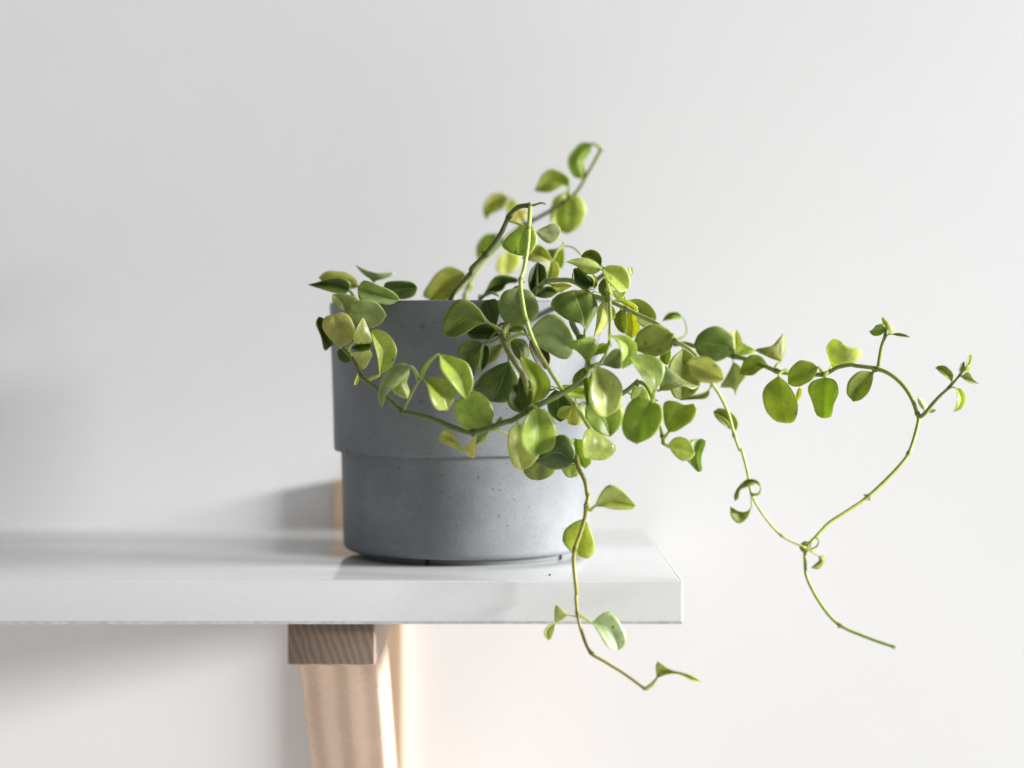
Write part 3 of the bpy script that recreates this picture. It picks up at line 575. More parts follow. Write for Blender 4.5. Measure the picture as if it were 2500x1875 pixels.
 (1,0.30,(0.260,0.360,0.033),[(50.7,-111.2,-30.6),(52.7,-109.1,-28.7),(54.7,-107.0,-28.7)],[([(54.7,-107.0,-28.7),(62.0,-106.3,-35.2),(65.3,-105.6,-43.2)],[(54.7,-107.0,-28.7),(54.1,-110.0,-33.4),(56.6,-110.6,-38.6),(61.1,-108.9,-41.9),(65.3,-105.6,-43.2)],[(54.7,-107.0,-28.7),(68.9,-105.2,-27.9),(71.4,-105.0,-32.0),(69.3,-105.1,-39.3),(65.3,-105.6,-43.2)])]),
 (8,0.15,(0.292,0.324,0.078),[(56.1,-101.2,-12.4),(56.5,-101.0,-12.6)],[([(56.5,-101.0,-12.6),(52.5,-101.0,-15.9),(50.4,-101.1,-21.0)],[(56.5,-101.0,-12.6),(53.2,-102.5,-13.2),(50.0,-103.0,-15.8),(48.7,-102.3,-19.5),(50.4,-101.1,-21.0)],[(56.5,-101.0,-12.6),(56.1,-103.2,-15.8),(54.8,-103.7,-19.5),(52.8,-103.0,-21.2),(50.4,-101.1,-21.0)])]),
 (9,0.15,(0.533,0.608,0.162),[(29.3,-92.2,-23.2),(35.8,-94.1,-20.6),(42.2,-96.0,-22.1)],[([(42.2,-96.0,-22.1),(48.5,-96.2,-23.7),(55.3,-96.4,-24.9)],[(42.2,-96.0,-22.1),(45.2,-97.7,-20.7),(50.9,-98.4,-21.1),(54.6,-97.7,-22.5),(55.3,-96.4,-24.9)],[(42.2,-96.0,-22.1),(45.2,-100.1,-24.4),(50.0,-101.3,-26.5),(55.0,-98.7,-26.5),(55.3,-96.4,-24.9)])]),
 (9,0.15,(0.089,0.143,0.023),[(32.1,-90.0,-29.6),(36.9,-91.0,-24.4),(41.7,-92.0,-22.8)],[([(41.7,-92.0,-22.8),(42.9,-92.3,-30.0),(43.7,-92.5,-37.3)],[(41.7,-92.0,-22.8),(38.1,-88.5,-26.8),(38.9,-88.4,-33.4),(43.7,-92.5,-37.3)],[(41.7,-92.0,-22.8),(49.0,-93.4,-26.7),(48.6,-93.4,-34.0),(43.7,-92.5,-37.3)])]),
 (1,0.15,(0.423,0.481,0.109),[(48.5,-110.7,-27.6),(48.6,-104.4,-26.9),(48.7,-98.0,-30.2)],[([(48.7,-98.0,-30.2),(45.3,-97.3,-32.3),(42.2,-96.6,-34.5)],[(48.7,-98.0,-30.2),(45.2,-99.2,-29.8),(42.8,-98.7,-31.4),(42.2,-96.6,-34.5)],[(48.7,-98.0,-30.2),(47.9,-98.6,-33.8),(44.4,-97.9,-35.8),(42.2,-96.6,-34.5)])]),
 (11,0.15,(0.539,0.544,0.176),[(59.1,-97.0,-22.5),(54.7,-96.5,-23.4),(50.2,-96.0,-27.4)],[([(50.2,-96.0,-27.4),(50.6,-96.0,-33.1),(50.6,-96.0,-38.7)],[(50.2,-96.0,-27.4),(46.8,-93.9,-33.2),(47.4,-94.4,-37.8),(50.6,-96.0,-38.7)],[(50.2,-96.0,-27.4),(54.8,-94.9,-32.8),(53.6,-95.2,-37.7),(50.6,-96.0,-38.7)])]),
 (8,0.15,(0.260,0.344,0.036),[(54.4,-105.4,-16.7),(54.7,-106.0,-16.6)],[([(54.7,-106.0,-16.6),(55.9,-106.0,-22.7),(55.3,-106.1,-30.3)],[(54.7,-106.0,-16.6),(53.5,-107.8,-19.0),(54.2,-108.5,-25.4),(55.3,-106.1,-30.3)],[(54.7,-106.0,-16.6),(56.7,-109.8,-18.9),(57.0,-110.9,-25.3),(55.3,-106.1,-30.3)])]),
 (11,0.15,(0.352,0.437,0.099),[(72.0,-100.5,-23.6),(74.5,-99.2,-24.7),(77.0,-98.0,-28.0)],[([(77.0,-98.0,-28.0),(78.6,-99.8,-24.0),(79.7,-101.1,-21.2)],[(77.0,-98.0,-28.0),(74.6,-100.4,-26.7),(75.6,-102.1,-21.9),(79.7,-101.1,-21.2)],[(77.0,-98.0,-28.0),(82.8,-98.0,-27.3),(81.6,-99.6,-22.8),(79.7,-101.1,-21.2)])]),
 (11,0.70,(0.303,0.410,0.036),[(83.8,-113.0,-27.7),(83.2,-116.0,-26.8),(82.7,-119.0,-27.7)],[([(82.7,-119.0,-27.7),(79.0,-119.0,-36.3),(76.0,-119.0,-45.7)],[(82.7,-119.0,-27.7),(79.0,-118.5,-24.9),(73.8,-118.3,-26.7),(69.8,-118.2,-35.5),(71.0,-118.5,-42.7),(76.0,-119.0,-45.7)],[(82.7,-119.0,-27.7),(86.0,-121.1,-28.8),(87.1,-122.6,-33.7),(82.7,-122.4,-42.1),(76.0,-119.0,-45.7)])]),
 (11,0.70,(0.331,0.412,0.038),[(87.9,-111.0,-43.9),(88.9,-112.5,-42.5),(90.1,-114.0,-40.9)],[([(90.1,-114.0,-41.0),(93.7,-114.0,-33.7),(100.8,-113.9,-28.3)],[(90.1,-114.0,-41.0),(88.1,-113.8,-35.7),(88.3,-113.6,-27.5),(92.9,-113.7,-27.1),(97.3,-113.8,-29.0),(100.8,-113.9,-28.3)],[(90.1,-114.0,-41.0),(94.3,-116.3,-39.9),(99.8,-117.1,-35.9),(102.3,-115.9,-31.2),(100.8,-113.9,-28.3)])]),
 (11,0.50,(0.447,0.520,0.100),[(88.1,-111.0,-46.0),(88.9,-112.5,-46.5),(89.8,-114.0,-46.3)],[([(89.8,-114.0,-46.3),(95.7,-114.3,-48.1),(101.5,-114.7,-50.1)],[(89.8,-114.0,-46.3),(92.1,-113.6,-43.7),(95.7,-113.5,-42.8),(99.7,-113.8,-45.3),(101.5,-114.7,-50.1)],[(89.8,-114.0,-46.3),(92.0,-115.8,-50.0),(95.9,-116.3,-53.1),(100.0,-115.7,-52.2),(101.5,-114.7,-50.1)])]),
 (11,0.15,(0.350,0.434,0.178),[(88.1,-111.0,-46.0),(96.1,-108.5,-50.3),(104.0,-106.0,-58.5)],[([(104.0,-106.0,-58.5),(102.8,-105.8,-52.2),(104.9,-105.5,-44.0)],[(104.0,-106.0,-58.5),(101.4,-108.0,-56.1),(98.4,-109.0,-52.8),(100.5,-109.0,-48.8),(100.0,-108.1,-44.8),(104.9,-105.5,-44.0)],[(104.0,-106.0,-58.5),(105.2,-107.4,-57.9),(104.7,-109.5,-52.4),(106.8,-107.6,-44.8),(104.9,-105.5,-44.0)])]),
 (11,0.80,(0.357,0.448,0.102),[(83.4,-112.5,-26.7),(83.6,-116.2,-23.3),(83.9,-120.0,-22.5)],[([(83.9,-120.0,-22.5),(82.1,-119.8,-15.9),(72.5,-119.4,-7.7)],[(83.9,-120.0,-22.5),(81.4,-124.6,-21.4),(77.5,-128.7,-16.2),(74.2,-126.0,-11.1),(72.5,-119.4,-7.7)],[(83.9,-120.0,-22.5),(86.9,-118.9,-18.7),(87.9,-118.2,-12.0),(85.4,-118.1,-8.6),(79.0,-118.4,-6.6),(72.5,-119.4,-7.7)])]),
 (11,0.60,(0.374,0.422,0.217),[(81.7,-110.0,-22.9),(84.2,-108.5,-22.1),(86.6,-107.0,-23.0)],[([(86.6,-107.0,-23.0),(92.2,-106.9,-19.4),(103.7,-106.7,-21.1)],[(86.6,-107.0,-23.0),(88.7,-106.1,-11.7),(92.7,-106.0,-15.0),(98.4,-106.2,-19.2),(103.7,-106.7,-21.1)],[(86.6,-107.0,-23.0),(90.7,-110.7,-22.9),(96.7,-111.5,-21.1),(101.1,-109.5,-22.2),(103.7,-106.7,-21.1)])]),
 (4,0.15,(0.308,0.351,0.085),[(81.5,-103.0,8.2),(90.4,-91.5,3.8),(99.3,-80.0,-4.6)],[([(99.3,-80.0,-4.6),(99.4,-79.4,-16.3),(99.0,-78.8,-28.0)],[(99.3,-80.0,-4.6),(93.3,-83.0,-10.0),(92.2,-83.4,-18.3),(94.7,-81.3,-26.4),(99.0,-78.8,-28.0)],[(99.3,-80.0,-4.6),(105.0,-81.7,-9.2),(107.8,-81.9,-18.7),(104.1,-80.8,-25.4),(99.0,-78.8,-28.0)])]),
 (4,0.15,(0.353,0.418,0.194),[(108.7,-119.9,-19.8),(108.3,-118.4,-20.4),(107.8,-117.0,-21.7)],[([(107.8,-117.0,-21.6),(105.4,-116.9,-24.8),(94.3,-116.8,-26.9)],[(107.8,-117.0,-21.6),(105.4,-119.6,-23.1),(100.3,-120.8,-24.5),(94.3,-116.8,-26.9)],[(107.8,-117.0,-21.6),(106.3,-120.2,-25.8),(99.9,-120.6,-26.5),(94.3,-116.8,-26.9)])]),
 (4,0.30,(0.324,0.357,0.079),[(92.0,-114.1,-0.2),(92.0,-114.6,0.9),(92.1,-115.0,1.4)],[([(92.1,-115.0,1.4),(84.2,-114.3,-1.7),(75.4,-113.6,-5.2)],[(92.1,-115.0,1.4),(89.9,-114.8,3.9),(83.6,-114.5,5.9),(77.2,-114.1,2.8),(75.3,-113.9,-1.0),(75.4,-113.6,-5.2)],[(92.1,-115.0,1.4),(91.0,-116.9,-4.9),(84.3,-116.9,-8.2),(79.6,-115.8,-6.9),(75.4,-113.6,-5.2)])]),
 (4,1.00,(0.492,0.500,0.165),[(102.3,-123.0,-8.6),(100.0,-124.5,-9.0),(97.6,-126.0,-11.1)],[([(97.6,-126.0,-11.1),(104.9,-126.3,-13.7),(113.0,-126.7,-17.9)],[(97.6,-126.0,-11.1),(99.4,-130.5,-8.4),(104.5,-133.5,-7.7),(110.6,-132.4,-12.6),(113.0,-126.7,-17.9)],[(97.6,-126.0,-11.1),(98.8,-126.8,-15.4),(102.9,-127.3,-18.5),(109.2,-127.2,-19.3),(113.0,-126.7,-17.9)])]),
 (10,1.00,(0.540,0.622,0.193),[(64.7,-111.4,-0.9),(65.1,-114.7,1.0),(65.6,-118.0,0.8)],[([(65.6,-118.0,0.8),(72.5,-117.3,-3.9),(70.0,-116.6,-13.4)],[(65.6,-118.0,0.8),(67.6,-124.8,-2.3),(68.9,-126.1,-6.7),(69.1,-121.9,-11.2),(70.0,-116.6,-13.4)],[(65.6,-118.0,0.8),(70.8,-118.6,1.4),(75.9,-118.5,-2.9),(74.7,-117.8,-10.3),(70.0,-116.6,-13.4)])]),
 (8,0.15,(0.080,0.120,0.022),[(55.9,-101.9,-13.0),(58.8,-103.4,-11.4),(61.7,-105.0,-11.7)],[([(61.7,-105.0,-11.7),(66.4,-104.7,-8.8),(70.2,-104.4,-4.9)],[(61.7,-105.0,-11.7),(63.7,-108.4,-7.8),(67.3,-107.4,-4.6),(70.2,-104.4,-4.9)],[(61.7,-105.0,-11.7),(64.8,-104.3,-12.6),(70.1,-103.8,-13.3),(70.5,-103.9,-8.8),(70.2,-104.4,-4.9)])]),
 (10,0.40,(0.248,0.348,0.036),[(59.9,-116.0,-11.6),(54.1,-115.5,-13.2),(54.3,-115.0,-10.2)],[([(54.3,-115.0,-10.2),(52.7,-117.5,-4.9),(50.7,-119.5,-0.9)],[(54.3,-115.0,-10.2),(52.1,-116.6,-7.3),(48.2,-118.1,-3.9),(45.3,-118.9,-1.3),(50.7,-119.5,-0.9)],[(54.3,-115.0,-10.2),(57.6,-115.3,-7.6),(59.6,-116.1,-3.3),(56.9,-117.2,0.2),(50.7,-119.5,-0.9)])]),
 (8,0.15,(0.289,0.385,0.031),[(56.4,-100.0,-11.1),(57.1,-102.0,-8.8),(57.9,-104.0,-8.0)],[([(57.9,-104.0,-8.0),(60.9,-104.3,-5.3),(64.0,-104.7,-2.8)],[(57.9,-104.0,-8.0),(59.6,-105.8,-3.6),(61.8,-105.6,-2.1),(64.0,-104.7,-2.8)],[(57.9,-104.0,-8.0),(60.2,-105.9,-7.3),(63.6,-106.4,-6.2),(64.0,-104.7,-2.8)])]),
 (8,0.20,(0.163,0.232,0.028),[(53.1,-88.7,-1.0),(54.1,-89.4,-0.5),(54.7,-90.0,1.5)],[([(54.7,-90.0,1.4),(53.8,-88.9,10.5),(49.6,-87.4,21.4)],[(54.7,-90.0,1.4),(54.4,-90.2,5.5),(46.9,-90.1,7.9),(40.0,-89.4,14.1),(43.0,-88.7,19.2),(49.6,-87.4,21.4)],[(54.7,-90.0,1.4),(57.2,-87.6,6.2),(61.0,-85.8,14.5),(56.3,-85.8,20.6),(49.6,-87.4,21.4)])]),
 (4,0.15,(0.502,0.528,0.187),[(63.0,-86.5,17.6),(63.0,-85.7,17.3),(63.1,-85.0,16.5)],[([(63.1,-85.0,16.5),(62.1,-85.5,8.9),(58.7,-86.1,0.3)],[(63.1,-85.0,16.5),(60.9,-82.6,13.5),(59.9,-82.6,5.6),(58.7,-86.1,0.3)],[(63.1,-85.0,16.5),(65.3,-82.6,14.2),(65.6,-81.2,6.9),(62.9,-82.4,3.2),(58.7,-86.1,0.3)])]),
 (10,0.40,(0.432,0.501,0.092),[(65.8,-93.1,19.3),(63.9,-95.6,26.9),(62.0,-98.0,30.6)],[([(62.0,-98.0,30.6),(67.7,-98.3,26.7),(73.4,-98.7,21.0)],[(62.0,-98.0,30.6),(65.8,-98.0,32.1),(71.6,-98.1,31.1),(74.8,-98.4,25.4),(73.4,-98.7,21.0)],[(62.0,-98.0,30.6),(63.1,-102.0,26.6),(66.2,-103.3,22.5),(69.5,-102.2,20.0),(73.4,-98.7,21.0)])]),
 (10,0.20,(0.483,0.549,0.179),[(66.4,-81.9,24.5),(64.4,-83.4,28.8),(62.3,-85.0,30.7)],[([(62.3,-85.0,30.7),(54.9,-84.5,32.4),(46.4,-83.9,34.0)],[(62.3,-85.0,30.7),(59.7,-80.6,34.2),(54.3,-79.0,36.0),(50.1,-80.3,35.4),(46.4,-83.9,34.0)],[(62.3,-85.0,30.7),(59.8,-83.1,28.8),(55.0,-82.0,29.0),(50.9,-82.1,32.3),(46.4,-83.9,34.0)])]),
 (10,0.15,(0.142,0.197,0.030),[(67.0,-69.4,28.2),(65.1,-69.7,31.2),(63.1,-70.0,32.5)],[([(63.1,-70.0,32.5),(58.4,-69.9,36.7),(53.7,-69.8,37.1)],[(63.1,-70.0,32.5),(63.0,-71.3,37.1),(59.2,-71.5,40.1),(55.4,-70.8,39.1),(53.7,-69.8,37.1)],[(63.1,-70.0,32.5),(61.7,-71.7,31.6),(57.4,-73.1,33.6),(54.6,-71.4,36.1),(53.7,-69.8,37.1)])]),
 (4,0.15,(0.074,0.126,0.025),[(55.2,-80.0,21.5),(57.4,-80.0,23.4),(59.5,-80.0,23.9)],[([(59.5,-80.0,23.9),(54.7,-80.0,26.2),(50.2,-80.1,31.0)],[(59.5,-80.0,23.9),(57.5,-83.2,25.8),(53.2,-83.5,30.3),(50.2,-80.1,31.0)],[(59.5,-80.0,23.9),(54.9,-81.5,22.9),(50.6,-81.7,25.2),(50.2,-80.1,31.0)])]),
 (10,0.15,(0.162,0.218,0.030),[(66.3,-85.0,23.6),(64.7,-85.0,25.7),(63.1,-85.0,26.6)],[([(63.1,-85.0,26.6),(63.8,-84.4,22.1),(65.8,-83.7,17.3)],[(63.1,-85.0,26.6),(61.0,-82.8,22.8),(63.2,-82.6,18.2),(65.8,-83.7,17.3)],[(63.1,-85.0,26.6),(66.8,-82.7,24.5),(67.8,-82.5,19.5),(65.8,-83.7,17.3)])]),
 (10,0.15,(0.369,0.452,0.101),[(66.1,-88.2,21.9),(66.7,-88.1,21.7),(67.4,-88.0,21.0)],[([(67.4,-88.0,21.0),(70.9,-87.5,20.1),(73.4,-87.0,21.4)],[(67.4,-88.0,21.0),(70.2,-87.9,21.5),(72.2,-87.5,22.0),(73.4,-87.0,21.4)],[(67.4,-88.0,21.0),(68.2,-88.9,17.9),(71.8,-88.7,17.9),(73.4,-87.0,21.4)])]),
 (10,0.15,(0.304,0.343,0.085),[(67.3,-63.1,30.0),(71.1,-61.6,25.5),(74.9,-60.0,17.0)],[([(74.9,-60.0,17.0),(81.2,-59.6,12.5),(88.4,-59.1,7.8)],[(74.9,-60.0,17.0),(79.6,-63.1,17.8),(85.4,-63.6,15.2),(88.6,-61.5,10.4),(88.4,-59.1,7.8)],[(74.9,-60.0,17.0),(76.0,-61.4,12.5),(79.4,-61.7,7.7),(83.2,-61.2,4.5),(88.4,-59.1,7.8)])]),
 (10,0.15,(0.554,0.557,0.092),[(66.6,-78.8,25.4),(69.9,-77.9,22.5),(73.1,-77.0,16.0)],[([(73.1,-77.0,16.0),(76.5,-76.4,9.6),(76.5,-75.6,-0.2)],[(73.1,-77.0,16.0),(73.9,-78.9,12.3),(74.1,-79.4,6.9),(73.2,-78.1,1.9),(76.5,-75.6,-0.2)],[(73.1,-77.0,16.0),(78.9,-80.6,14.2),(78.4,-81.2,8.2),(80.6,-80.0,4.3),(78.4,-78.0,1.3),(76.5,-75.6,-0.2)])]),
 (4,0.15,(0.272,0.314,0.074),[(66.2,-88.7,16.3),(68.8,-83.9,16.3),(71.3,-79.0,12.9)],[([(71.3,-79.0,12.9),(71.0,-79.6,7.6),(72.9,-80.3,1.8)],[(71.3,-79.0,12.9),(68.9,-80.9,10.6),(68.0,-81.7,7.6),(70.2,-81.6,3.2),(72.9,-80.3,1.8)],[(71.3,-79.0,12.9),(73.5,-82.0,11.5),(73.8,-83.3,5.6),(72.9,-80.3,1.8)])]),
 (5,0.15,(0.270,0.365,0.034),[(96.7,-27.5,-2.0),(105.1,-25.0,1.3),(105.5,-22.5,5.9),(104.0,-20.0,9.8)],[([(104.0,-20.0,9.8),(99.3,-19.8,11.3),(94.2,-19.5,7.9)],[(104.0,-20.0,9.8),(101.3,-21.6,12.3),(96.7,-21.6,11.6),(94.2,-19.5,7.9)],[(104.0,-20.0,9.8),(101.9,-23.0,9.0),(97.6,-24.0,8.7),(94.2,-19.5,7.9)])]),
 (5,0.60,(0.137,0.201,0.025),[(126.0,-41.0,-8.6),(126.1,-41.5,-6.6),(126.2,-42.0,-5.6)],[([(126.2,-42.0,-5.6),(117.0,-42.1,-3.2),(107.6,-42.1,-2.8)],[(126.2,-42.0,-5.6),(126.2,-41.2,0.3),(118.1,-40.8,5.8),(109.4,-41.4,1.3),(107.6,-42.1,-2.8)],[(126.2,-42.0,-5.6),(123.1,-42.8,-8.9),(116.8,-43.3,-11.3),(109.6,-43.1,-8.7),(107.6,-42.1,-2.8)])]),
 (4,0.15,(0.259,0.356,0.033),[(90.3,-112.4,1.5),(91.1,-108.2,-0.2),(91.8,-104.0,-5.3)],[([(91.8,-104.0,-5.3),(89.4,-104.5,-8.2),(89.9,-105.0,-11.9)],[(91.8,-104.0,-5.3),(87.8,-104.7,-6.9),(87.1,-104.9,-9.8),(89.9,-105.0,-11.9)],[(91.8,-104.0,-5.3),(91.8,-107.0,-7.5),(90.9,-106.8,-11.2),(89.9,-105.0,-11.9)])]),
 (4,0.15,(0.574,0.583,0.304),[(31.9,-37.5,19.0),(35.0,-36.3,23.3),(38.1,-35.0,24.9)],[([(38.1,-35.0,24.9),(40.7,-35.0,30.4),(41.2,-35.1,36.2)],[(38.1,-35.0,24.9),(38.0,-37.7,30.8),(39.3,-36.8,34.8),(41.2,-35.1,36.2)],[(38.1,-35.0,24.9),(43.5,-37.4,27.2),(44.8,-37.4,32.7),(43.3,-36.3,36.1),(41.2,-35.1,36.2)])]),
 (4,0.15,(0.513,0.503,0.136),[(38.4,-63.7,25.9),(38.9,-63.9,25.5),(39.4,-64.0,24.7)],[([(39.4,-64.0,24.7),(45.0,-64.0,23.4),(50.4,-64.1,23.6)],[(39.4,-64.0,24.7),(42.4,-66.3,24.9),(47.4,-66.4,24.9),(50.4,-64.1,23.6)],[(39.4,-64.0,24.7),(43.9,-67.3,20.5),(46.9,-66.8,21.8),(50.4,-64.1,23.6)])]),
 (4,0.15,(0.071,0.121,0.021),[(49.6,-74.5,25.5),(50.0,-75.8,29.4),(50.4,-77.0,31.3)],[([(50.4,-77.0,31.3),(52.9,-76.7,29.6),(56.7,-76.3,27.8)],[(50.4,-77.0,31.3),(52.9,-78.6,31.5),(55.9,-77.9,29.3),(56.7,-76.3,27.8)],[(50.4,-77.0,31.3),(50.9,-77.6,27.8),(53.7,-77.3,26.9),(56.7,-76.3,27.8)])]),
 (4,0.15,(0.160,0.233,0.029),[(55.0,-79.5,21.8),(56.9,-78.7,23.0),(58.9,-78.0,22.8)],[([(58.9,-78.0,22.8),(55.4,-77.4,25.3),(50.7,-76.8,27.3)],[(58.9,-78.0,22.8),(59.4,-78.7,26.3),(56.6,-78.6,28.0),(53.1,-77.8,27.6),(50.7,-76.8,27.3)],[(58.9,-78.0,22.8),(56.8,-80.1,22.7),(53.5,-80.5,24.7),(50.7,-76.8,27.3)])]),
 (4,0.15,(0.533,0.540,0.108),[(55.7,-81.0,20.7),(57.5,-80.5,21.8),(59.3,-80.0,21.7)],[([(59.3,-80.0,21.7),(60.0,-80.4,25.2),(58.0,-81.0,29.2)],[(59.3,-80.0,21.7),(58.7,-82.8,23.7),(59.2,-83.5,26.6),(58.0,-81.0,29.2)],[(59.3,-80.0,21.7),(60.6,-81.7,23.7),(60.2,-82.3,27.2),(58.0,-81.0,29.2)])]),
 (4,0.15,(0.473,0.515,0.110),[(66.2,-88.7,16.3),(66.8,-85.4,13.6),(67.4,-82.0,7.8)],[([(67.4,-82.0,7.8),(68.1,-82.8,11.2),(67.1,-83.5,14.5)],[(67.4,-82.0,7.8),(67.0,-80.3,10.8),(67.1,-83.5,14.5)],[(67.4,-82.0,7.8),(69.0,-81.0,9.5),(68.7,-81.6,12.7),(67.1,-83.5,14.5)])]),
 (4,0.15,(0.565,0.584,0.172),[(65.3,-88.0,16.7),(66.3,-86.0,17.0),(67.3,-84.0,15.9)],[([(67.3,-84.0,15.9),(72.6,-83.5,15.9),(79.1,-82.7,11.7)],[(67.3,-84.0,15.9),(70.1,-87.7,17.9),(75.0,-88.3,16.4),(78.1,-86.2,14.2),(79.1,-82.7,11.7)],[(67.3,-84.0,15.9),(70.2,-85.6,16.4),(73.7,-85.8,13.7),(77.3,-84.2,11.7),(79.1,-82.7,11.7)])]),
 (4,0.15,(0.172,0.230,0.028),[(57.4,-82.8,19.6),(59.5,-80.4,20.9),(61.6,-78.0,20.3)],[([(61.6,-78.0,20.3),(63.9,-77.7,22.8),(63.9,-77.5,26.6)],[(61.6,-78.0,20.3),(61.1,-78.1,22.8),(62.4,-77.8,25.8),(63.9,-77.5,26.6)],[(61.6,-78.0,20.3),(65.8,-79.0,19.8),(65.9,-78.6,24.3),(63.9,-77.5,26.6)])]),
 (10,0.15,(0.453,0.512,0.107),[(67.0,-69.4,28.2),(71.9,-69.7,29.7),(76.9,-70.0,28.3)],[([(76.9,-70.0,28.3),(76.8,-70.1,30.6),(76.1,-70.2,32.4)],[(76.9,-70.0,28.3),(75.8,-71.4,29.0),(75.1,-71.5,31.5),(76.1,-70.2,32.4)],[(76.9,-70.0,28.3),(77.2,-70.5,29.3),(77.1,-70.6,31.3),(76.1,-70.2,32.4)])]),
 (5,0.15,(0.502,0.520,0.203),[(124.8,-40.6,-8.3),(127.1,-32.8,-6.3),(129.3,-25.0,-8.3)],[([(129.3,-25.0,-8.3),(129.0,-25.5,-2.1),(128.9,-25.9,4.4)],[(129.3,-25.0,-8.3),(126.8,-29.6,-3.9),(126.5,-29.0,2.3),(128.9,-25.9,4.4)],[(129.3,-25.0,-8.3),(131.9,-27.3,-4.8),(130.6,-27.4,1.8),(128.9,-25.9,4.4)])]),
 (5,0.15,(0.521,0.603,0.171),[(124.8,-40.6,-8.3),(126.7,-35.3,-6.5),(128.5,-30.0,-8.0)],[([(128.5,-30.0,-8.0),(133.3,-29.9,-5.4),(139.1,-29.7,-6.7)],[(128.5,-30.0,-8.0),(130.5,-31.5,-2.3),(134.9,-31.2,-4.3),(139.1,-29.7,-6.7)],[(128.5,-30.0,-8.0),(131.3,-32.9,-8.3),(136.1,-32.5,-7.4),(139.1,-29.7,-6.7)])]),
 (5,0.15,(0.320,0.343,0.083),[(143.8,-51.1,-14.8),(145.8,-49.1,-11.9),(147.8,-47.0,-11.0)],[([(147.8,-47.0,-11.0),(146.7,-45.0,-5.1),(149.1,-42.6,2.2)],[(147.8,-47.0,-11.0),(143.5,-46.6,-9.8),(135.2,-45.4,-5.4),(142.5,-44.3,-4.5),(146.9,-43.3,-0.6),(149.1,-42.6,2.2)],[(147.8,-47.0,-11.0),(150.3,-41.3,-6.4),(150.5,-40.4,-0.4),(149.1,-42.6,2.2)])]),
 (5,0.15,(0.274,0.346,0.034),[(143.8,-51.1,-14.8),(143.9,-49.1,-14.6),(141.9,-47.0,-13.3)],[([(141.9,-47.0,-13.4),(134.4,-46.9,-13.3),(128.4,-46.8,-16.9)],[(141.9,-47.0,-13.4),(138.8,-46.5,-8.8),(134.0,-46.4,-7.4),(130.2,-46.4,-10.7),(128.4,-46.8,-16.9)],[(141.9,-47.0,-13.4),(137.9,-50.4,-14.6),(133.9,-51.1,-17.2),(130.3,-49.4,-17.4),(128.4,-46.8,-16.9)])]),
 (5,0.15,(0.363,0.408,0.194),[(124.8,-40.6,-8.3),(126.0,-35.3,-8.1),(127.2,-30.0,-11.3)],[([(127.2,-30.0,-11.3),(127.6,-30.5,-18.8),(127.9,-31.1,-27.5)],[(127.2,-30.0,-11.3),(124.6,-29.7,-17.0),(121.4,-30.0,-23.3),(127.1,-30.5,-23.9),(127.9,-31.1,-27.5)],[(127.2,-30.0,-11.3),(130.5,-31.8,-13.5),(133.5,-32.8,-17.6),(130.0,-32.7,-21.8),(127.9,-31.1,-27.5)])]),
 (5,0.50,(0.402,0.474,0.045),[(151.0,-58.0,-16.3),(147.2,-64.0,-14.8),(143.4,-70.0,-17.2)],[([(143.4,-70.0,-17.2),(145.1,-70.3,-26.0),(146.7,-70.7,-38.7)],[(143.4,-70.0,-17.2),(137.7,-69.1,-21.8),(136.4,-69.0,-30.7),(141.4,-69.6,-37.6),(146.7,-70.7,-38.7)],[(143.4,-70.0,-17.2),(147.3,-74.0,-20.9),(150.1,-75.5,-25.4),(151.6,-75.3,-32.5),(149.5,-73.2,-38.3),(146.7,-70.7,-38.7)])]),
 (5,0.15,(0.569,0.591,0.179),[(156.0,-61.0,-16.4),(155.0,-62.5,-18.4),(154.0,-64.0,-22.6)],[([(154.0,-64.0,-22.6),(153.3,-64.7,-26.1),(152.5,-65.3,-29.5)],[(154.0,-64.0,-22.6),(152.6,-65.1,-24.0),(152.0,-65.8,-27.4),(152.5,-65.3,-29.5)],[(154.0,-64.0,-22.6),(154.5,-66.7,-24.0),(153.3,-67.6,-27.7),(152.5,-65.3,-29.5)])]),
 (5,0.30,(0.394,0.468,0.052),[(163.8,-65.5,-16.6),(162.9,-66.7,-14.3),(161.9,-68.0,-13.4)],[([(161.9,-68.0,-13.4),(155.1,-67.9,-16.4),(148.0,-67.8,-20.8)],[(161.9,-68.0,-13.4),(158.6,-67.2,-10.9),(153.2,-66.7,-10.3),(148.5,-66.9,-15.1),(148.0,-67.8,-20.8)],[(161.9,-68.0,-13.4),(158.2,-72.5,-19.0),(153.2,-72.3,-22.1),(149.7,-70.4,-22.0),(148.0,-67.8,-20.8)])]),
 (5,0.20,(0.399,0.510,0.047),[(166.1,-66.7,-15.8),(165.1,-69.9,-15.8),(164.0,-73.0,-17.8)],[([(164.0,-73.0,-17.8),(163.8,-73.3,-27.2),(163.5,-73.7,-36.4)],[(164.0,-73.0,-17.8),(158.1,-73.7,-19.6),(156.3,-74.0,-24.2),(158.0,-74.1,-28.8),(160.5,-74.0,-35.3),(163.5,-73.7,-36.4)],[(164.0,-73.0,-17.8),(168.1,-76.5,-19.1),(169.5,-78.3,-24.9),(167.2,-78.1,-30.3),(166.4,-76.3,-35.6),(163.5,-73.7,-36.4)])]),
 (5,0.15,(0.312,0.368,0.076),[(185.3,-75.6,-13.6),(185.4,-75.8,-14.2),(185.4,-76.0,-15.4)],[([(185.4,-76.0,-15.4),(179.8,-76.4,-22.1),(176.2,-76.7,-28.7)],[(185.4,-76.0,-15.4),(179.6,-77.7,-14.9),(174.0,-78.4,-19.1),(172.9,-78.0,-24.9),(176.2,-76.7,-28.7)],[(185.4,-76.0,-15.4),(184.6,-78.9,-19.9),(182.5,-79.8,-24.5),(179.0,-78.8,-28.0),(176.2,-76.7,-28.7)])]),
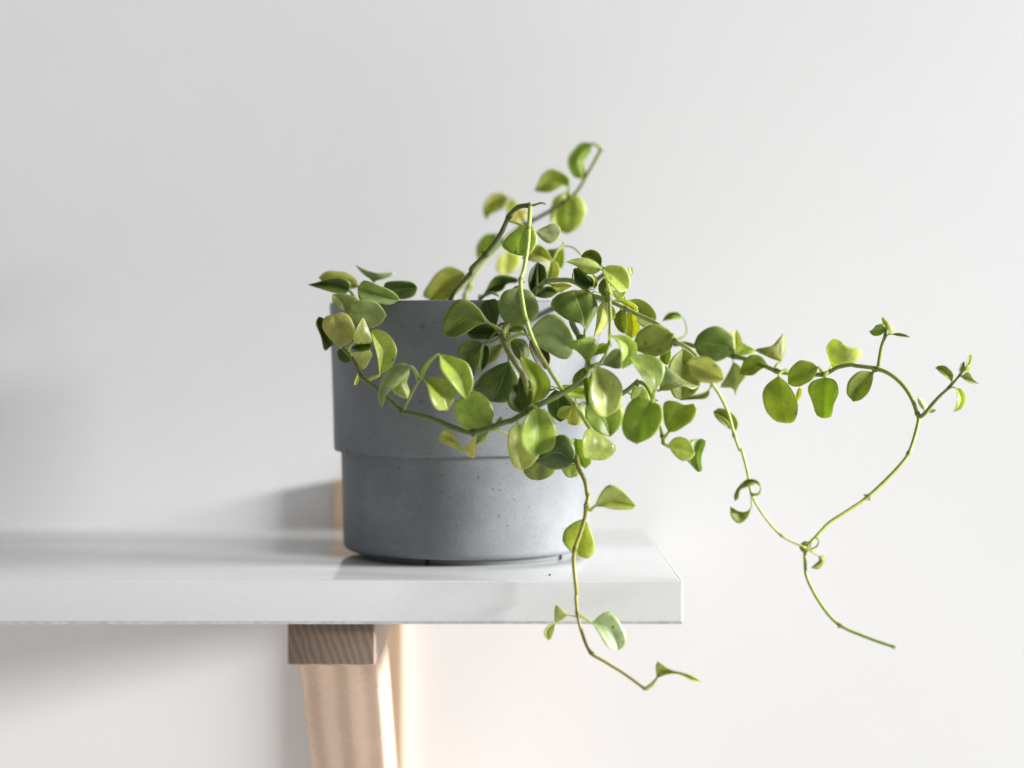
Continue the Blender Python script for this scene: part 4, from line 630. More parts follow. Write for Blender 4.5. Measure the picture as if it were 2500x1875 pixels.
 (5,0.40,(0.568,0.618,0.198),[(166.9,-67.1,-15.4),(168.1,-63.6,-13.6),(169.4,-60.0,-14.0)],[([(169.4,-60.0,-14.0),(171.5,-62.9,-7.1),(172.0,-65.3,-1.2)],[(169.4,-60.0,-14.0),(167.9,-58.7,-9.7),(166.7,-59.7,-4.2),(169.5,-62.4,-0.5),(172.0,-65.3,-1.2)],[(169.4,-60.0,-14.0),(176.0,-61.4,-12.6),(181.3,-62.6,-9.9),(182.5,-63.4,-5.3),(176.8,-64.4,-4.2),(172.0,-65.3,-1.2)])]),
 (4,0.15,(0.306,0.347,0.078),[(117.9,-118.0,-40.9),(118.5,-116.0,-40.1),(119.1,-114.0,-40.6)],[([(119.1,-114.0,-40.6),(115.3,-114.4,-34.8),(109.4,-114.8,-31.9)],[(119.1,-114.0,-40.6),(120.2,-115.7,-36.7),(117.0,-116.5,-32.1),(111.9,-115.9,-30.3),(109.4,-114.8,-31.9)],[(119.1,-114.0,-40.6),(114.4,-119.1,-38.2),(110.1,-118.4,-34.6),(109.4,-114.8,-31.9)])]),
 (6,0.60,(0.248,0.342,0.035),[(191.2,-78.0,3.5),(191.2,-77.0,3.8),(191.2,-76.0,3.4)],[([(191.2,-76.0,3.4),(187.8,-75.7,3.1),(183.7,-75.3,2.9)],[(191.2,-76.0,3.4),(189.7,-76.8,6.3),(186.4,-76.7,5.7),(185.6,-76.4,4.5),(183.7,-75.3,2.9)],[(191.2,-76.0,3.4),(188.5,-76.5,1.2),(185.2,-76.2,1.0),(183.7,-75.3,2.9)])]),
 (6,0.15,(0.495,0.505,0.176),[(190.7,-78.0,1.8),(191.2,-77.5,1.9),(191.7,-77.0,1.7)],[([(191.7,-77.0,1.7),(192.0,-76.6,5.9),(189.5,-76.1,9.6)],[(191.7,-77.0,1.7),(190.4,-75.3,5.1),(189.2,-75.5,8.4),(189.5,-76.1,9.6)],[(191.7,-77.0,1.7),(195.4,-74.9,3.1),(193.1,-74.4,6.6),(189.5,-76.1,9.6)])]),
 (6,0.15,(0.297,0.360,0.203),[(190.5,-78.0,1.1),(191.8,-78.0,1.6),(193.0,-78.0,1.7)],[([(193.0,-78.0,1.7),(197.3,-78.5,1.4),(201.6,-79.0,0.2)],[(193.0,-78.0,1.7),(196.0,-81.0,2.3),(199.3,-80.9,1.5),(201.6,-79.0,0.2)],[(193.0,-78.0,1.7),(195.6,-81.0,0.8),(199.3,-80.8,0.2),(201.6,-79.0,0.2)])]),
 (7,0.15,(0.322,0.380,0.079),[(215.6,-96.0,-21.6),(216.1,-96.0,-20.5),(216.7,-96.0,-19.3)],[([(216.7,-96.0,-19.3),(213.4,-96.6,-15.0),(208.9,-97.2,-13.2)],[(216.7,-96.0,-19.3),(216.9,-97.1,-16.3),(213.6,-97.8,-12.6),(210.8,-97.7,-12.1),(208.9,-97.2,-13.2)],[(216.7,-96.0,-19.3),(213.0,-100.6,-17.2),(210.2,-100.5,-14.8),(208.9,-97.2,-13.2)])]),
 (7,1.00,(0.540,0.606,0.179),[(215.6,-96.0,-21.6),(217.0,-96.0,-21.8),(218.5,-96.0,-22.1)],[([(218.5,-96.0,-22.2),(220.5,-96.0,-27.3),(217.2,-96.1,-32.7)],[(218.5,-96.0,-22.2),(217.2,-103.4,-25.5),(216.8,-103.6,-29.1),(217.2,-96.1,-32.7)],[(218.5,-96.0,-22.2),(220.4,-96.4,-22.3),(222.3,-96.8,-26.5),(220.4,-96.7,-31.2),(217.2,-96.1,-32.7)])]),
 (7,0.15,(0.366,0.406,0.208),[(219.5,-97.7,-16.5),(219.9,-97.9,-16.7),(220.3,-98.0,-17.1)],[([(220.3,-98.0,-17.1),(223.7,-98.2,-18.3),(228.3,-98.6,-20.4)],[(220.3,-98.0,-17.1),(222.8,-99.5,-14.9),(225.2,-99.7,-18.2),(228.3,-98.6,-20.4)],[(220.3,-98.0,-17.1),(221.6,-100.4,-18.8),(224.8,-100.8,-20.2),(228.3,-98.6,-20.4)])]),
 (7,0.15,(0.502,0.577,0.202),[(221.8,-98.7,-13.7),(222.1,-99.0,-13.8)],[([(222.1,-99.0,-13.8),(223.6,-98.5,-10.1),(224.6,-98.1,-6.6)],[(222.1,-99.0,-13.8),(222.0,-101.3,-10.9),(223.4,-100.0,-7.7),(224.6,-98.1,-6.6)],[(222.1,-99.0,-13.8),(224.0,-100.4,-10.5),(224.8,-99.5,-8.1),(224.6,-98.1,-6.6)])]),
 (7,0.15,(0.310,0.379,0.190),[(220.1,-98.0,-15.8),(220.1,-98.5,-15.8),(220.1,-99.0,-16.0)],[([(220.1,-99.0,-16.0),(220.2,-99.5,-13.0),(221.1,-100.1,-10.2)],[(220.1,-99.0,-16.0),(218.7,-100.9,-14.6),(219.3,-101.5,-11.7),(221.1,-100.1,-10.2)],[(220.1,-99.0,-16.0),(221.2,-100.5,-14.6),(221.2,-100.8,-11.7),(221.1,-100.1,-10.2)])]),
 (7,0.15,(0.373,0.459,0.105),[(221.5,-98.6,-14.0),(221.6,-99.3,-14.0),(221.7,-100.0,-14.4)],[([(221.7,-100.0,-14.4),(223.0,-99.5,-13.4),(224.2,-98.8,-11.4)],[(221.7,-100.0,-14.4),(221.7,-101.6,-12.9),(222.9,-100.7,-11.8),(224.2,-98.8,-11.4)],[(221.7,-100.0,-14.4),(223.0,-99.5,-14.6),(224.2,-99.0,-13.0),(224.2,-98.8,-11.4)])]),
 (7,0.15,(0.594,0.614,0.469),[(206.0,-91.2,-33.0),(205.8,-90.6,-32.5),(205.6,-90.0,-32.5)],[([(205.6,-90.0,-32.5),(204.3,-89.4,-29.2),(203.1,-88.9,-26.3)],[(205.6,-90.0,-32.5),(204.0,-87.6,-30.4),(202.9,-87.8,-27.6),(203.1,-88.9,-26.3)],[(205.6,-90.0,-32.5),(207.3,-88.5,-30.4),(205.4,-88.1,-27.5),(203.1,-88.9,-26.3)])]),
 (7,0.15,(0.590,0.608,0.404),[(206.3,-91.4,-32.5),(207.0,-90.7,-32.5),(207.7,-90.0,-33.2)],[([(207.7,-90.0,-33.2),(209.5,-90.0,-32.4),(211.2,-90.0,-31.8)],[(207.7,-90.0,-33.2),(208.5,-90.8,-31.6),(210.2,-90.6,-31.6),(211.2,-90.0,-31.8)],[(207.7,-90.0,-33.2),(208.5,-90.9,-33.3),(210.1,-91.0,-32.8),(211.2,-90.0,-31.8)])]),
 (4,0.15,(0.360,0.404,0.198),[(125.7,-118.0,-67.4),(128.4,-119.0,-67.1),(129.3,-120.0,-64.3)],[([(129.3,-120.0,-64.3),(127.1,-120.0,-61.7),(123.6,-120.0,-61.6),(120.4,-120.0,-64.7),(118.3,-120.0,-70.2)],[(129.3,-120.0,-64.3),(128.4,-121.8,-61.8),(126.4,-122.6,-60.6),(123.2,-123.3,-60.4),(120.3,-123.4,-62.3),(117.5,-121.7,-67.8),(118.3,-120.0,-70.2)],[(129.3,-120.0,-64.3),(128.5,-121.1,-64.0),(126.7,-122.8,-63.1),(123.1,-124.4,-63.8),(120.0,-124.2,-65.1),(119.5,-122.3,-68.7),(118.3,-120.0,-70.2)])]),
 (4,0.15,(0.380,0.433,0.189),[(125.7,-118.0,-67.4),(125.4,-119.0,-70.1),(125.3,-120.0,-72.8)],[([(125.3,-120.0,-72.7),(121.3,-120.0,-76.2),(116.1,-119.9,-72.4)],[(125.3,-120.0,-72.7),(123.0,-121.8,-74.3),(119.8,-122.2,-74.3),(117.7,-121.4,-73.2),(116.1,-119.9,-72.4)],[(125.3,-120.0,-72.7),(123.2,-123.1,-77.2),(119.7,-123.7,-79.4),(116.3,-122.8,-76.6),(116.1,-119.9,-72.4)])]),
 (5,0.15,(0.281,0.318,0.073),[(151.1,-115.3,-89.1),(151.4,-114.1,-89.5),(151.8,-113.0,-90.7)],[([(151.8,-113.0,-90.7),(149.2,-114.0,-90.5),(146.5,-115.0,-90.4)],[(151.8,-113.0,-90.7),(150.7,-113.0,-88.2),(148.0,-113.7,-88.4),(146.5,-115.0,-90.4)],[(151.8,-113.0,-90.7),(150.1,-114.5,-92.8),(147.6,-115.1,-92.4),(146.5,-115.0,-90.4)])]),
 (4,0.15,(0.363,0.390,0.076),[(149.0,-118.0,-90.5),(151.6,-119.0,-92.2),(153.9,-120.0,-93.8)],[([(153.9,-120.0,-93.8),(155.5,-120.2,-95.9),(150.7,-120.6,-98.7)],[(153.9,-120.0,-93.8),(156.8,-118.0,-93.8),(157.3,-117.3,-96.2),(154.4,-117.9,-99.5),(150.7,-120.6,-98.7)],[(153.9,-120.0,-93.8),(154.5,-118.9,-95.7),(153.0,-118.9,-97.1),(150.7,-120.6,-98.7)])]),
 (17,0.15,(0.586,0.616,0.202),[(151.2,-116.0,-91.3),(151.3,-116.5,-91.1),(151.4,-117.0,-91.2)],[([(151.4,-117.0,-91.2),(152.7,-116.8,-91.8),(153.0,-116.5,-93.3)],[(151.4,-117.0,-91.2),(151.7,-118.8,-91.6),(152.1,-118.6,-92.6),(153.0,-116.5,-93.3)],[(151.4,-117.0,-91.2),(153.1,-116.2,-91.3),(153.6,-116.1,-92.3),(153.0,-116.5,-93.3)])]),
 (9,0.90,(0.454,0.501,0.167),[(54.5,-114.0,-73.5),(56.2,-117.0,-74.2),(57.7,-120.0,-72.5)],[([(57.7,-120.0,-72.5),(65.4,-120.0,-70.1),(75.9,-120.1,-72.5)],[(57.7,-120.0,-72.5),(60.4,-123.6,-66.4),(64.3,-124.7,-62.6),(69.5,-124.4,-65.2),(74.0,-122.3,-69.7),(75.9,-120.1,-72.5)],[(57.7,-120.0,-72.5),(62.1,-122.4,-72.5),(65.2,-123.1,-73.4),(70.0,-122.8,-73.7),(74.0,-121.6,-73.6),(75.9,-120.1,-72.5)])]),
 (9,0.15,(0.381,0.461,0.051),[(53.8,-114.0,-78.4),(54.0,-112.0,-77.8),(54.2,-110.0,-78.4)],[([(54.2,-110.0,-78.4),(52.2,-109.8,-86.0),(50.2,-109.6,-91.6),(52.2,-109.5,-95.3)],[(54.2,-110.0,-78.4),(50.1,-110.8,-79.7),(45.3,-111.2,-83.4),(44.3,-111.1,-88.3),(46.5,-110.8,-91.5),(48.5,-110.4,-93.6),(52.2,-109.5,-95.3)],[(54.2,-110.0,-78.4),(56.2,-109.3,-82.4),(58.3,-108.8,-89.3),(58.1,-108.8,-92.9),(55.8,-109.0,-95.9),(52.2,-109.5,-95.3)])]),
 (9,1.00,(0.489,0.558,0.385),[(50.6,-120.0,-118.7),(53.5,-120.0,-120.2),(56.7,-120.0,-122.4)],[([(56.7,-120.0,-122.4),(63.8,-120.2,-125.8),(68.1,-120.3,-134.2)],[(56.7,-120.0,-122.4),(59.2,-125.2,-125.9),(62.7,-125.7,-131.0),(65.2,-123.9,-133.3),(68.1,-120.3,-134.2)],[(56.7,-120.0,-122.4),(60.6,-120.1,-118.7),(64.0,-120.1,-117.5),(67.1,-120.2,-120.3),(71.4,-120.3,-127.0),(71.1,-120.3,-131.8),(68.1,-120.3,-134.2)])]),
 (9,0.15,(0.557,0.590,0.306),[(50.8,-120.1,-119.7),(48.6,-119.1,-119.6),(46.3,-118.0,-119.4)],[([(46.3,-118.0,-119.4),(43.1,-118.0,-120.2),(40.7,-118.0,-123.0)],[(46.3,-118.0,-119.4),(44.8,-117.1,-117.5),(41.4,-116.6,-115.2),(40.6,-116.8,-119.1),(40.7,-118.0,-123.0)],[(46.3,-118.0,-119.4),(45.1,-117.5,-120.8),(42.3,-117.5,-122.4),(40.7,-118.0,-123.0)]),([(41.1,-118.0,-122.6),(38.4,-117.6,-125.8),(38.4,-117.1,-130.4)],[(41.1,-118.0,-122.6),(38.3,-119.9,-123.1),(36.0,-120.0,-126.7),(37.1,-118.6,-129.5),(38.4,-117.1,-130.4)],[(41.1,-118.0,-122.6),(40.3,-119.4,-126.0),(39.3,-118.5,-129.0),(38.4,-117.1,-130.4)])]),
 (9,0.15,(0.482,0.497,0.187),[(79.2,-128.0,-149.6),(82.0,-127.5,-147.6),(84.0,-127.0,-145.1)],[([(84.0,-127.0,-145.2),(86.3,-127.1,-142.2),(93.4,-127.4,-142.9),(103.3,-127.8,-146.4)],[(84.0,-127.0,-145.2),(83.5,-129.8,-139.4),(84.1,-130.4,-137.4),(88.8,-131.4,-140.3),(94.3,-131.2,-141.8),(98.3,-130.4,-143.2),(103.3,-127.8,-146.4)],[(84.0,-127.0,-145.2),(87.7,-129.9,-143.2),(92.3,-131.3,-142.5),(95.4,-131.4,-143.6),(99.1,-130.4,-145.9),(103.3,-127.8,-146.4)])]),
 (3,0.15,(0.396,0.493,0.100),[(67.4,30.0,94.9),(65.5,30.0,96.6),(62.7,30.0,97.7)],[([(62.7,30.0,97.7),(55.3,29.6,89.5),(57.6,29.2,79.8)],[(62.7,30.0,97.7),(57.3,33.0,98.6),(50.8,34.3,90.8),(53.0,32.2,81.5),(57.6,29.2,79.8)],[(62.7,30.0,97.7),(62.0,32.2,93.9),(58.7,32.9,88.4),(59.9,31.5,82.7),(57.6,29.2,79.8)])]),
 (3,0.15,(0.369,0.439,0.089),[(50.6,30.6,69.9),(50.7,30.3,73.0),(50.9,30.0,76.0)],[([(50.9,30.0,76.0),(44.1,29.6,79.3),(33.5,29.1,74.0)],[(50.9,30.0,76.0),(51.5,27.4,80.0),(47.3,25.8,83.2),(42.2,25.2,84.8),(37.5,25.6,81.7),(33.5,29.1,74.0)],[(50.9,30.0,76.0),(47.8,27.8,76.2),(43.6,26.3,73.8),(38.0,26.7,72.9),(33.5,29.1,74.0)])]),
 (3,0.15,(0.433,0.506,0.101),[(52.1,30.4,71.0),(52.0,30.0,71.4)],[([(52.0,30.0,71.4),(51.6,29.6,62.5),(50.6,29.1,52.3)],[(52.0,30.0,71.4),(46.5,31.2,68.6),(44.1,31.3,61.7),(46.7,30.3,53.7),(50.6,29.1,52.3)],[(52.0,30.0,71.4),(56.7,29.7,71.3),(59.8,29.4,64.8),(56.2,29.1,55.7),(50.6,29.1,52.3)])]),
 (3,0.15,(0.495,0.558,0.165),[(50.6,30.6,69.9),(49.8,34.3,72.9),(49.0,38.0,73.4)],[([(49.0,38.0,73.4),(45.2,37.5,66.7),(42.2,36.9,58.0)],[(49.0,38.0,73.4),(44.3,39.9,71.6),(41.6,39.6,64.0),(42.2,36.9,58.0)],[(49.0,38.0,73.4),(51.0,41.7,69.4),(47.2,41.3,59.4),(42.2,36.9,58.0)])]),
 (3,0.15,(0.421,0.436,0.136),[(29.0,40.0,57.4),(24.7,50.0,67.2),(20.3,60.0,73.0)],[([(20.3,60.0,73.0),(13.6,60.5,70.6),(8.9,61.2,61.1)],[(20.3,60.0,73.0),(17.4,58.1,75.1),(10.8,57.0,73.5),(7.2,58.0,67.1),(8.9,61.2,61.1)],[(20.3,60.0,73.0),(19.4,56.6,67.7),(15.5,56.2,65.4),(11.2,57.9,63.6),(8.9,61.2,61.1)])]),
 (3,0.15,(0.656,0.631,0.267),[(26.1,40.0,55.7),(22.7,51.0,64.0),(19.3,62.0,68.3)],[([(19.3,62.0,68.3),(22.2,61.6,66.8),(26.3,60.8,69.9)],[(19.3,62.0,68.3),(21.3,60.6,71.2),(24.6,60.4,70.8),(26.3,60.8,69.9)],[(19.3,62.0,68.3),(20.3,62.4,64.2),(24.1,62.3,64.0),(26.3,60.8,69.9)])]),
 (3,0.15,(0.749,0.704,0.290),[(33.0,40.0,59.6),(31.7,47.5,64.3),(30.4,55.0,65.0)],[([(30.4,55.0,65.0),(26.5,55.4,62.6),(22.0,55.9,58.7)],[(30.4,55.0,65.0),(27.0,57.7,66.8),(22.7,58.3,63.3),(22.0,55.9,58.7)],[(30.4,55.0,65.0),(30.1,56.8,62.2),(26.1,57.5,59.3),(22.0,55.9,58.7)])]),
 (3,0.15,(0.432,0.532,0.091),[(17.6,34.0,48.7),(15.9,34.5,51.4),(14.3,35.0,52.5)],[([(14.3,35.0,52.5),(9.1,34.8,46.0),(5.4,34.6,39.3)],[(14.3,35.0,52.5),(8.6,38.3,52.5),(4.3,38.5,46.6),(4.5,36.5,41.4),(5.4,34.6,39.3)],[(14.3,35.0,52.5),(15.0,37.4,48.9),(12.4,38.2,43.3),(8.6,37.0,40.4),(5.4,34.6,39.3)])]),
 (1,0.20,(0.297,0.419,0.034),[(30.4,-76.3,56.5),(30.1,-73.1,55.8),(29.8,-70.0,53.0)],[([(29.8,-70.0,53.0),(27.3,-71.6,45.0),(25.6,-73.1,37.3)],[(29.8,-70.0,53.0),(25.2,-70.8,49.7),(19.7,-71.6,45.4),(17.6,-72.1,41.8),(20.6,-72.6,39.0),(25.6,-73.1,37.3)],[(29.8,-70.0,53.0),(31.9,-71.2,50.5),(33.8,-72.5,45.0),(32.7,-73.1,40.8),(29.4,-73.4,37.3),(25.6,-73.1,37.3)])]),
 (0,0.15,(0.372,0.404,0.217),[(20.4,-69.5,53.5),(32.0,-67.2,49.6),(33.3,-65.0,48.7)],[([(33.3,-65.0,48.7),(39.2,-64.7,47.7),(44.7,-64.4,47.9)],[(33.3,-65.0,48.7),(37.1,-63.0,50.9),(41.3,-62.5,52.4),(44.5,-63.1,50.5),(44.7,-64.4,47.9)],[(33.3,-65.0,48.7),(34.9,-65.5,46.2),(39.1,-65.6,43.1),(43.4,-65.2,44.9),(44.7,-64.4,47.9)])]),
 (15,0.15,(0.435,0.456,0.142),[(46.9,-25.0,43.8),(44.1,-27.5,41.5),(41.3,-30.0,36.1)],[([(41.3,-30.0,36.1),(35.4,-30.6,39.6),(26.8,-31.5,37.6)],[(41.3,-30.0,36.1),(39.5,-33.1,40.8),(35.3,-34.3,43.8),(30.5,-33.9,41.2),(26.8,-31.5,37.6)],[(41.3,-30.0,36.1),(37.1,-33.8,35.6),(31.8,-34.6,36.1),(26.8,-31.5,37.6)])]),
 (15,0.15,(0.328,0.416,0.036),[(46.9,-25.0,43.8),(47.1,-17.5,46.0),(47.2,-10.0,44.2)],[([(47.2,-10.0,44.2),(44.2,-10.5,39.0),(46.2,-11.1,33.2)],[(47.2,-10.0,44.2),(43.3,-9.3,43.1),(39.3,-9.2,42.7),(41.0,-9.5,39.1),(44.2,-10.3,35.0),(46.2,-11.1,33.2)],[(47.2,-10.0,44.2),(47.5,-14.6,40.2),(47.4,-14.6,35.8),(46.2,-11.1,33.2)])]),
 (3,0.15,(0.722,0.726,0.247),[(24.1,39.3,54.3),(22.2,47.1,51.5),(20.3,55.0,44.7)],[([(20.3,55.0,44.7),(19.8,54.9,38.8),(18.9,54.7,32.1)],[(20.3,55.0,44.7),(15.6,53.7,41.6),(14.5,53.7,34.4),(18.9,54.7,32.1)],[(20.3,55.0,44.7),(26.8,54.7,42.6),(24.1,54.6,34.5),(18.9,54.7,32.1)])]),
 (12,0.15,(0.358,0.372,0.074),[(-12.3,-15.0,11.1),(-14.7,-7.5,16.7),(-17.1,0.0,18.3)],[([(-17.1,0.0,18.3),(-10.7,-0.3,26.0),(-0.8,-0.7,32.3)],[(-17.1,0.0,18.3),(-20.8,-2.4,20.5),(-18.7,-3.9,25.5),(-14.2,-4.6,31.7),(-7.9,-3.8,34.8),(-0.8,-0.7,32.3)],[(-17.1,0.0,18.3),(-9.7,-3.2,18.3),(-4.3,-4.0,21.4),(0.2,-3.1,26.8),(-0.8,-0.7,32.3)])]),
 (3,0.15,(0.293,0.344,0.089),[(1.2,22.5,26.2),(1.1,21.2,27.2),(1.0,20.0,27.4)],[([(1.0,20.0,27.4),(-0.7,20.1,23.5),(-2.4,20.1,19.8)],[(1.0,20.0,27.4),(-0.4,22.3,25.1),(-2.2,21.9,21.7),(-2.4,20.1,19.8)],[(1.0,20.0,27.4),(3.3,21.3,26.9),(0.7,21.7,22.1),(-2.4,20.1,19.8)])]),
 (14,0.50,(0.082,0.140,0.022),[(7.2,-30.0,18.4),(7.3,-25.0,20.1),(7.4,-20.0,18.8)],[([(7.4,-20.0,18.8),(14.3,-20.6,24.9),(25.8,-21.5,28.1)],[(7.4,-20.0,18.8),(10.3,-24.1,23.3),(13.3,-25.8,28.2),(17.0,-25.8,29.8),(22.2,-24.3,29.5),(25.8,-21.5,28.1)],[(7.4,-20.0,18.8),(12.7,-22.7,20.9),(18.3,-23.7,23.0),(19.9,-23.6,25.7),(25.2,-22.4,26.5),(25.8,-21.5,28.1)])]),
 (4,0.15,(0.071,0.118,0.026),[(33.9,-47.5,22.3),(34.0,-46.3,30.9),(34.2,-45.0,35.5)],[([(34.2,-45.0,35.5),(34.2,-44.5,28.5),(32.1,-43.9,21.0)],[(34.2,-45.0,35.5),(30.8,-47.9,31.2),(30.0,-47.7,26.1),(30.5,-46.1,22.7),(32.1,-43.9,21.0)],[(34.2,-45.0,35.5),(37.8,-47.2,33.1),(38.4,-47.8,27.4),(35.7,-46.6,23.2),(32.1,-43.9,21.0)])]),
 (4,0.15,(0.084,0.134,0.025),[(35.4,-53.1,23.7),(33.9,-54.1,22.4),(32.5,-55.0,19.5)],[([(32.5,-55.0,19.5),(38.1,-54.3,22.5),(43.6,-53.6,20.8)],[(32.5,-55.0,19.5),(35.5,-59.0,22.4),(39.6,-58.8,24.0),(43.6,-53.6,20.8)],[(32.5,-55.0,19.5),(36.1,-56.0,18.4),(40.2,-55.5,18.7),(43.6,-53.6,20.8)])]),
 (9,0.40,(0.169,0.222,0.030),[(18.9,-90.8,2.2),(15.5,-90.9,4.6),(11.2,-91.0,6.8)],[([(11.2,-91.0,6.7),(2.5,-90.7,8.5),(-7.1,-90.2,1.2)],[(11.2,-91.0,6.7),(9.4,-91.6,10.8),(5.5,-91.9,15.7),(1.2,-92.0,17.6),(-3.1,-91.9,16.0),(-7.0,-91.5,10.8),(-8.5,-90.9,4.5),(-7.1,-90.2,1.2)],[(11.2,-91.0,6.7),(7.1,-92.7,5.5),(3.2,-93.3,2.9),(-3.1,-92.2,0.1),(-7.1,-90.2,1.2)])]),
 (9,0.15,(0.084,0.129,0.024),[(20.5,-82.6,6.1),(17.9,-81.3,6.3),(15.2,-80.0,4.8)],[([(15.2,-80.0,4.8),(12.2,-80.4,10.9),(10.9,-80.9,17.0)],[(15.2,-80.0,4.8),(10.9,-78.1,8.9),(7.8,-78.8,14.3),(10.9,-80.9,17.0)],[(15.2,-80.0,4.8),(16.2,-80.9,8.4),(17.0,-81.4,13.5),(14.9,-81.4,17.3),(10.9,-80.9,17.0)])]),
 (9,0.30,(0.292,0.369,0.138),[(20.2,-84.2,5.3),(20.7,-84.0,5.2)],[([(20.7,-84.0,5.2),(23.5,-82.6,13.5),(25.5,-81.3,22.5)],[(20.7,-84.0,5.2),(17.2,-83.1,10.2),(16.2,-82.3,16.5),(18.9,-81.8,21.0),(25.5,-81.3,22.5)],[(20.7,-84.0,5.2),(29.8,-84.3,6.4),(34.6,-83.7,12.8),(31.2,-82.6,20.7),(25.5,-81.3,22.5)])]),
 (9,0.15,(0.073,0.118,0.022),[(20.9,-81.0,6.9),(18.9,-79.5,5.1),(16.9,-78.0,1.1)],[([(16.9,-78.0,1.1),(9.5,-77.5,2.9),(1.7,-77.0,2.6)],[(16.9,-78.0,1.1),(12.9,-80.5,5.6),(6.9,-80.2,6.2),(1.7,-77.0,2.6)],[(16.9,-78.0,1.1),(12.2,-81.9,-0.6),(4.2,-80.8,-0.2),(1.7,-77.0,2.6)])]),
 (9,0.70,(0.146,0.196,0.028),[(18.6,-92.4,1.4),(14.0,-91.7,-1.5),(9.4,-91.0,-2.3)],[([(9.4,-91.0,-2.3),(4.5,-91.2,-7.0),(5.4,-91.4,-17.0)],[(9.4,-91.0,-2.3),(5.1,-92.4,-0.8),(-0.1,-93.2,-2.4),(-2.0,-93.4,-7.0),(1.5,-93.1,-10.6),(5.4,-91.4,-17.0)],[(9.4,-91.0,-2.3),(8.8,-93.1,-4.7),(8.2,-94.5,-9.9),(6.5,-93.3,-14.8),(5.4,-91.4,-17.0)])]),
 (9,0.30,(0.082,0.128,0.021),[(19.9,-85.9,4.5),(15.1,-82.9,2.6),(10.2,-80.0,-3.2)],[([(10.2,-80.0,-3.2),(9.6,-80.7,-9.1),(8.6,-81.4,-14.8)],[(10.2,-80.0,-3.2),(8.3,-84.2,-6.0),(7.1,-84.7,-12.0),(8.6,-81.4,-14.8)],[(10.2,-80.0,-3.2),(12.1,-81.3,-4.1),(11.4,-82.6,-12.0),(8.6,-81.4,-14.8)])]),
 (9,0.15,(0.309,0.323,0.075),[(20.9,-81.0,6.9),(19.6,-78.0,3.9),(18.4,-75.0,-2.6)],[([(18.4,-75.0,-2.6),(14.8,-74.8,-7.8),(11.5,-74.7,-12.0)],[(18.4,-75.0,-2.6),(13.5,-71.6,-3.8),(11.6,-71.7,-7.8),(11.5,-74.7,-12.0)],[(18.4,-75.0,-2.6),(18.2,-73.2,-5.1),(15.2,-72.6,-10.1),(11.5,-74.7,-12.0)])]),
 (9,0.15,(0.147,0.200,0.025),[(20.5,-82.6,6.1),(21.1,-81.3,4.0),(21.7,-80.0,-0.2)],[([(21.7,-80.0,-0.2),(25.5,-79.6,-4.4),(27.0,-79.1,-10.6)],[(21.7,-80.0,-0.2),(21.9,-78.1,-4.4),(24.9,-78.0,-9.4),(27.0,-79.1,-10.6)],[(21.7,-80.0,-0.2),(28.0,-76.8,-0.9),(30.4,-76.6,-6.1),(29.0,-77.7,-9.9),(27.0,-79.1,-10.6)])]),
 (9,1.00,(0.307,0.376,0.164),[(19.3,-95.5,-2.2),(25.5,-97.8,1.7),(29.9,-100.0,1.2)],[([(29.9,-100.0,1.2),(39.8,-100.3,1.2),(50.0,-100.6,-5.6)],[(29.9,-100.0,1.2),(32.0,-101.4,5.8),(39.1,-102.5,10.5),(44.9,-102.7,8.0),(49.3,-102.0,0.3),(50.0,-100.6,-5.6)],[(29.9,-100.0,1.2),(33.2,-102.7,-3.0),(39.7,-103.9,-7.4),(46.2,-103.1,-9.5),(50.0,-100.6,-5.6)])]),
 (9,0.15,(0.071,0.051,0.034),[(21.7,-77.2,10.0),(26.1,-73.6,6.5),(30.4,-70.0,-0.9)],[([(30.4,-70.0,-0.9),(35.0,-70.2,-7.5),(37.8,-70.4,-14.4)],[(30.4,-70.0,-0.9),(30.2,-73.8,-4.4),(33.6,-74.7,-11.8),(37.8,-70.4,-14.4)],[(30.4,-70.0,-0.9),(35.6,-71.9,-1.8),(39.6,-72.4,-7.1),(39.3,-71.5,-12.2),(37.8,-70.4,-14.4)])]),
 (9,0.15,(0.306,0.357,0.085),[(20.5,-82.6,6.1),(20.5,-82.3,5.0),(20.5,-82.0,2.9)],[([(20.5,-82.0,2.9),(24.9,-82.4,3.9),(27.5,-82.7,4.2)],[(20.5,-82.0,2.9),(22.9,-82.7,5.2),(26.2,-82.8,5.6),(27.5,-82.7,4.2)],[(20.5,-82.0,2.9),(22.9,-85.0,2.6),(26.5,-85.1,2.6),(27.5,-82.7,4.2)])]),
]

plant = empty("trailing_plant", (PX, PY, SHELF_Z + SOIL_Z))
tag(plant, "trailing green house plant with small rounded leaves spilling from the grey pot", "plant")
def mm(p):                          # millimetres from the pot axis at eye level -> metres from the plant's base
    return Vector((p[0], p[1], p[2])) * .001 + Vector((0, 0, EYE_Z - SHELF_Z - SOIL_Z))

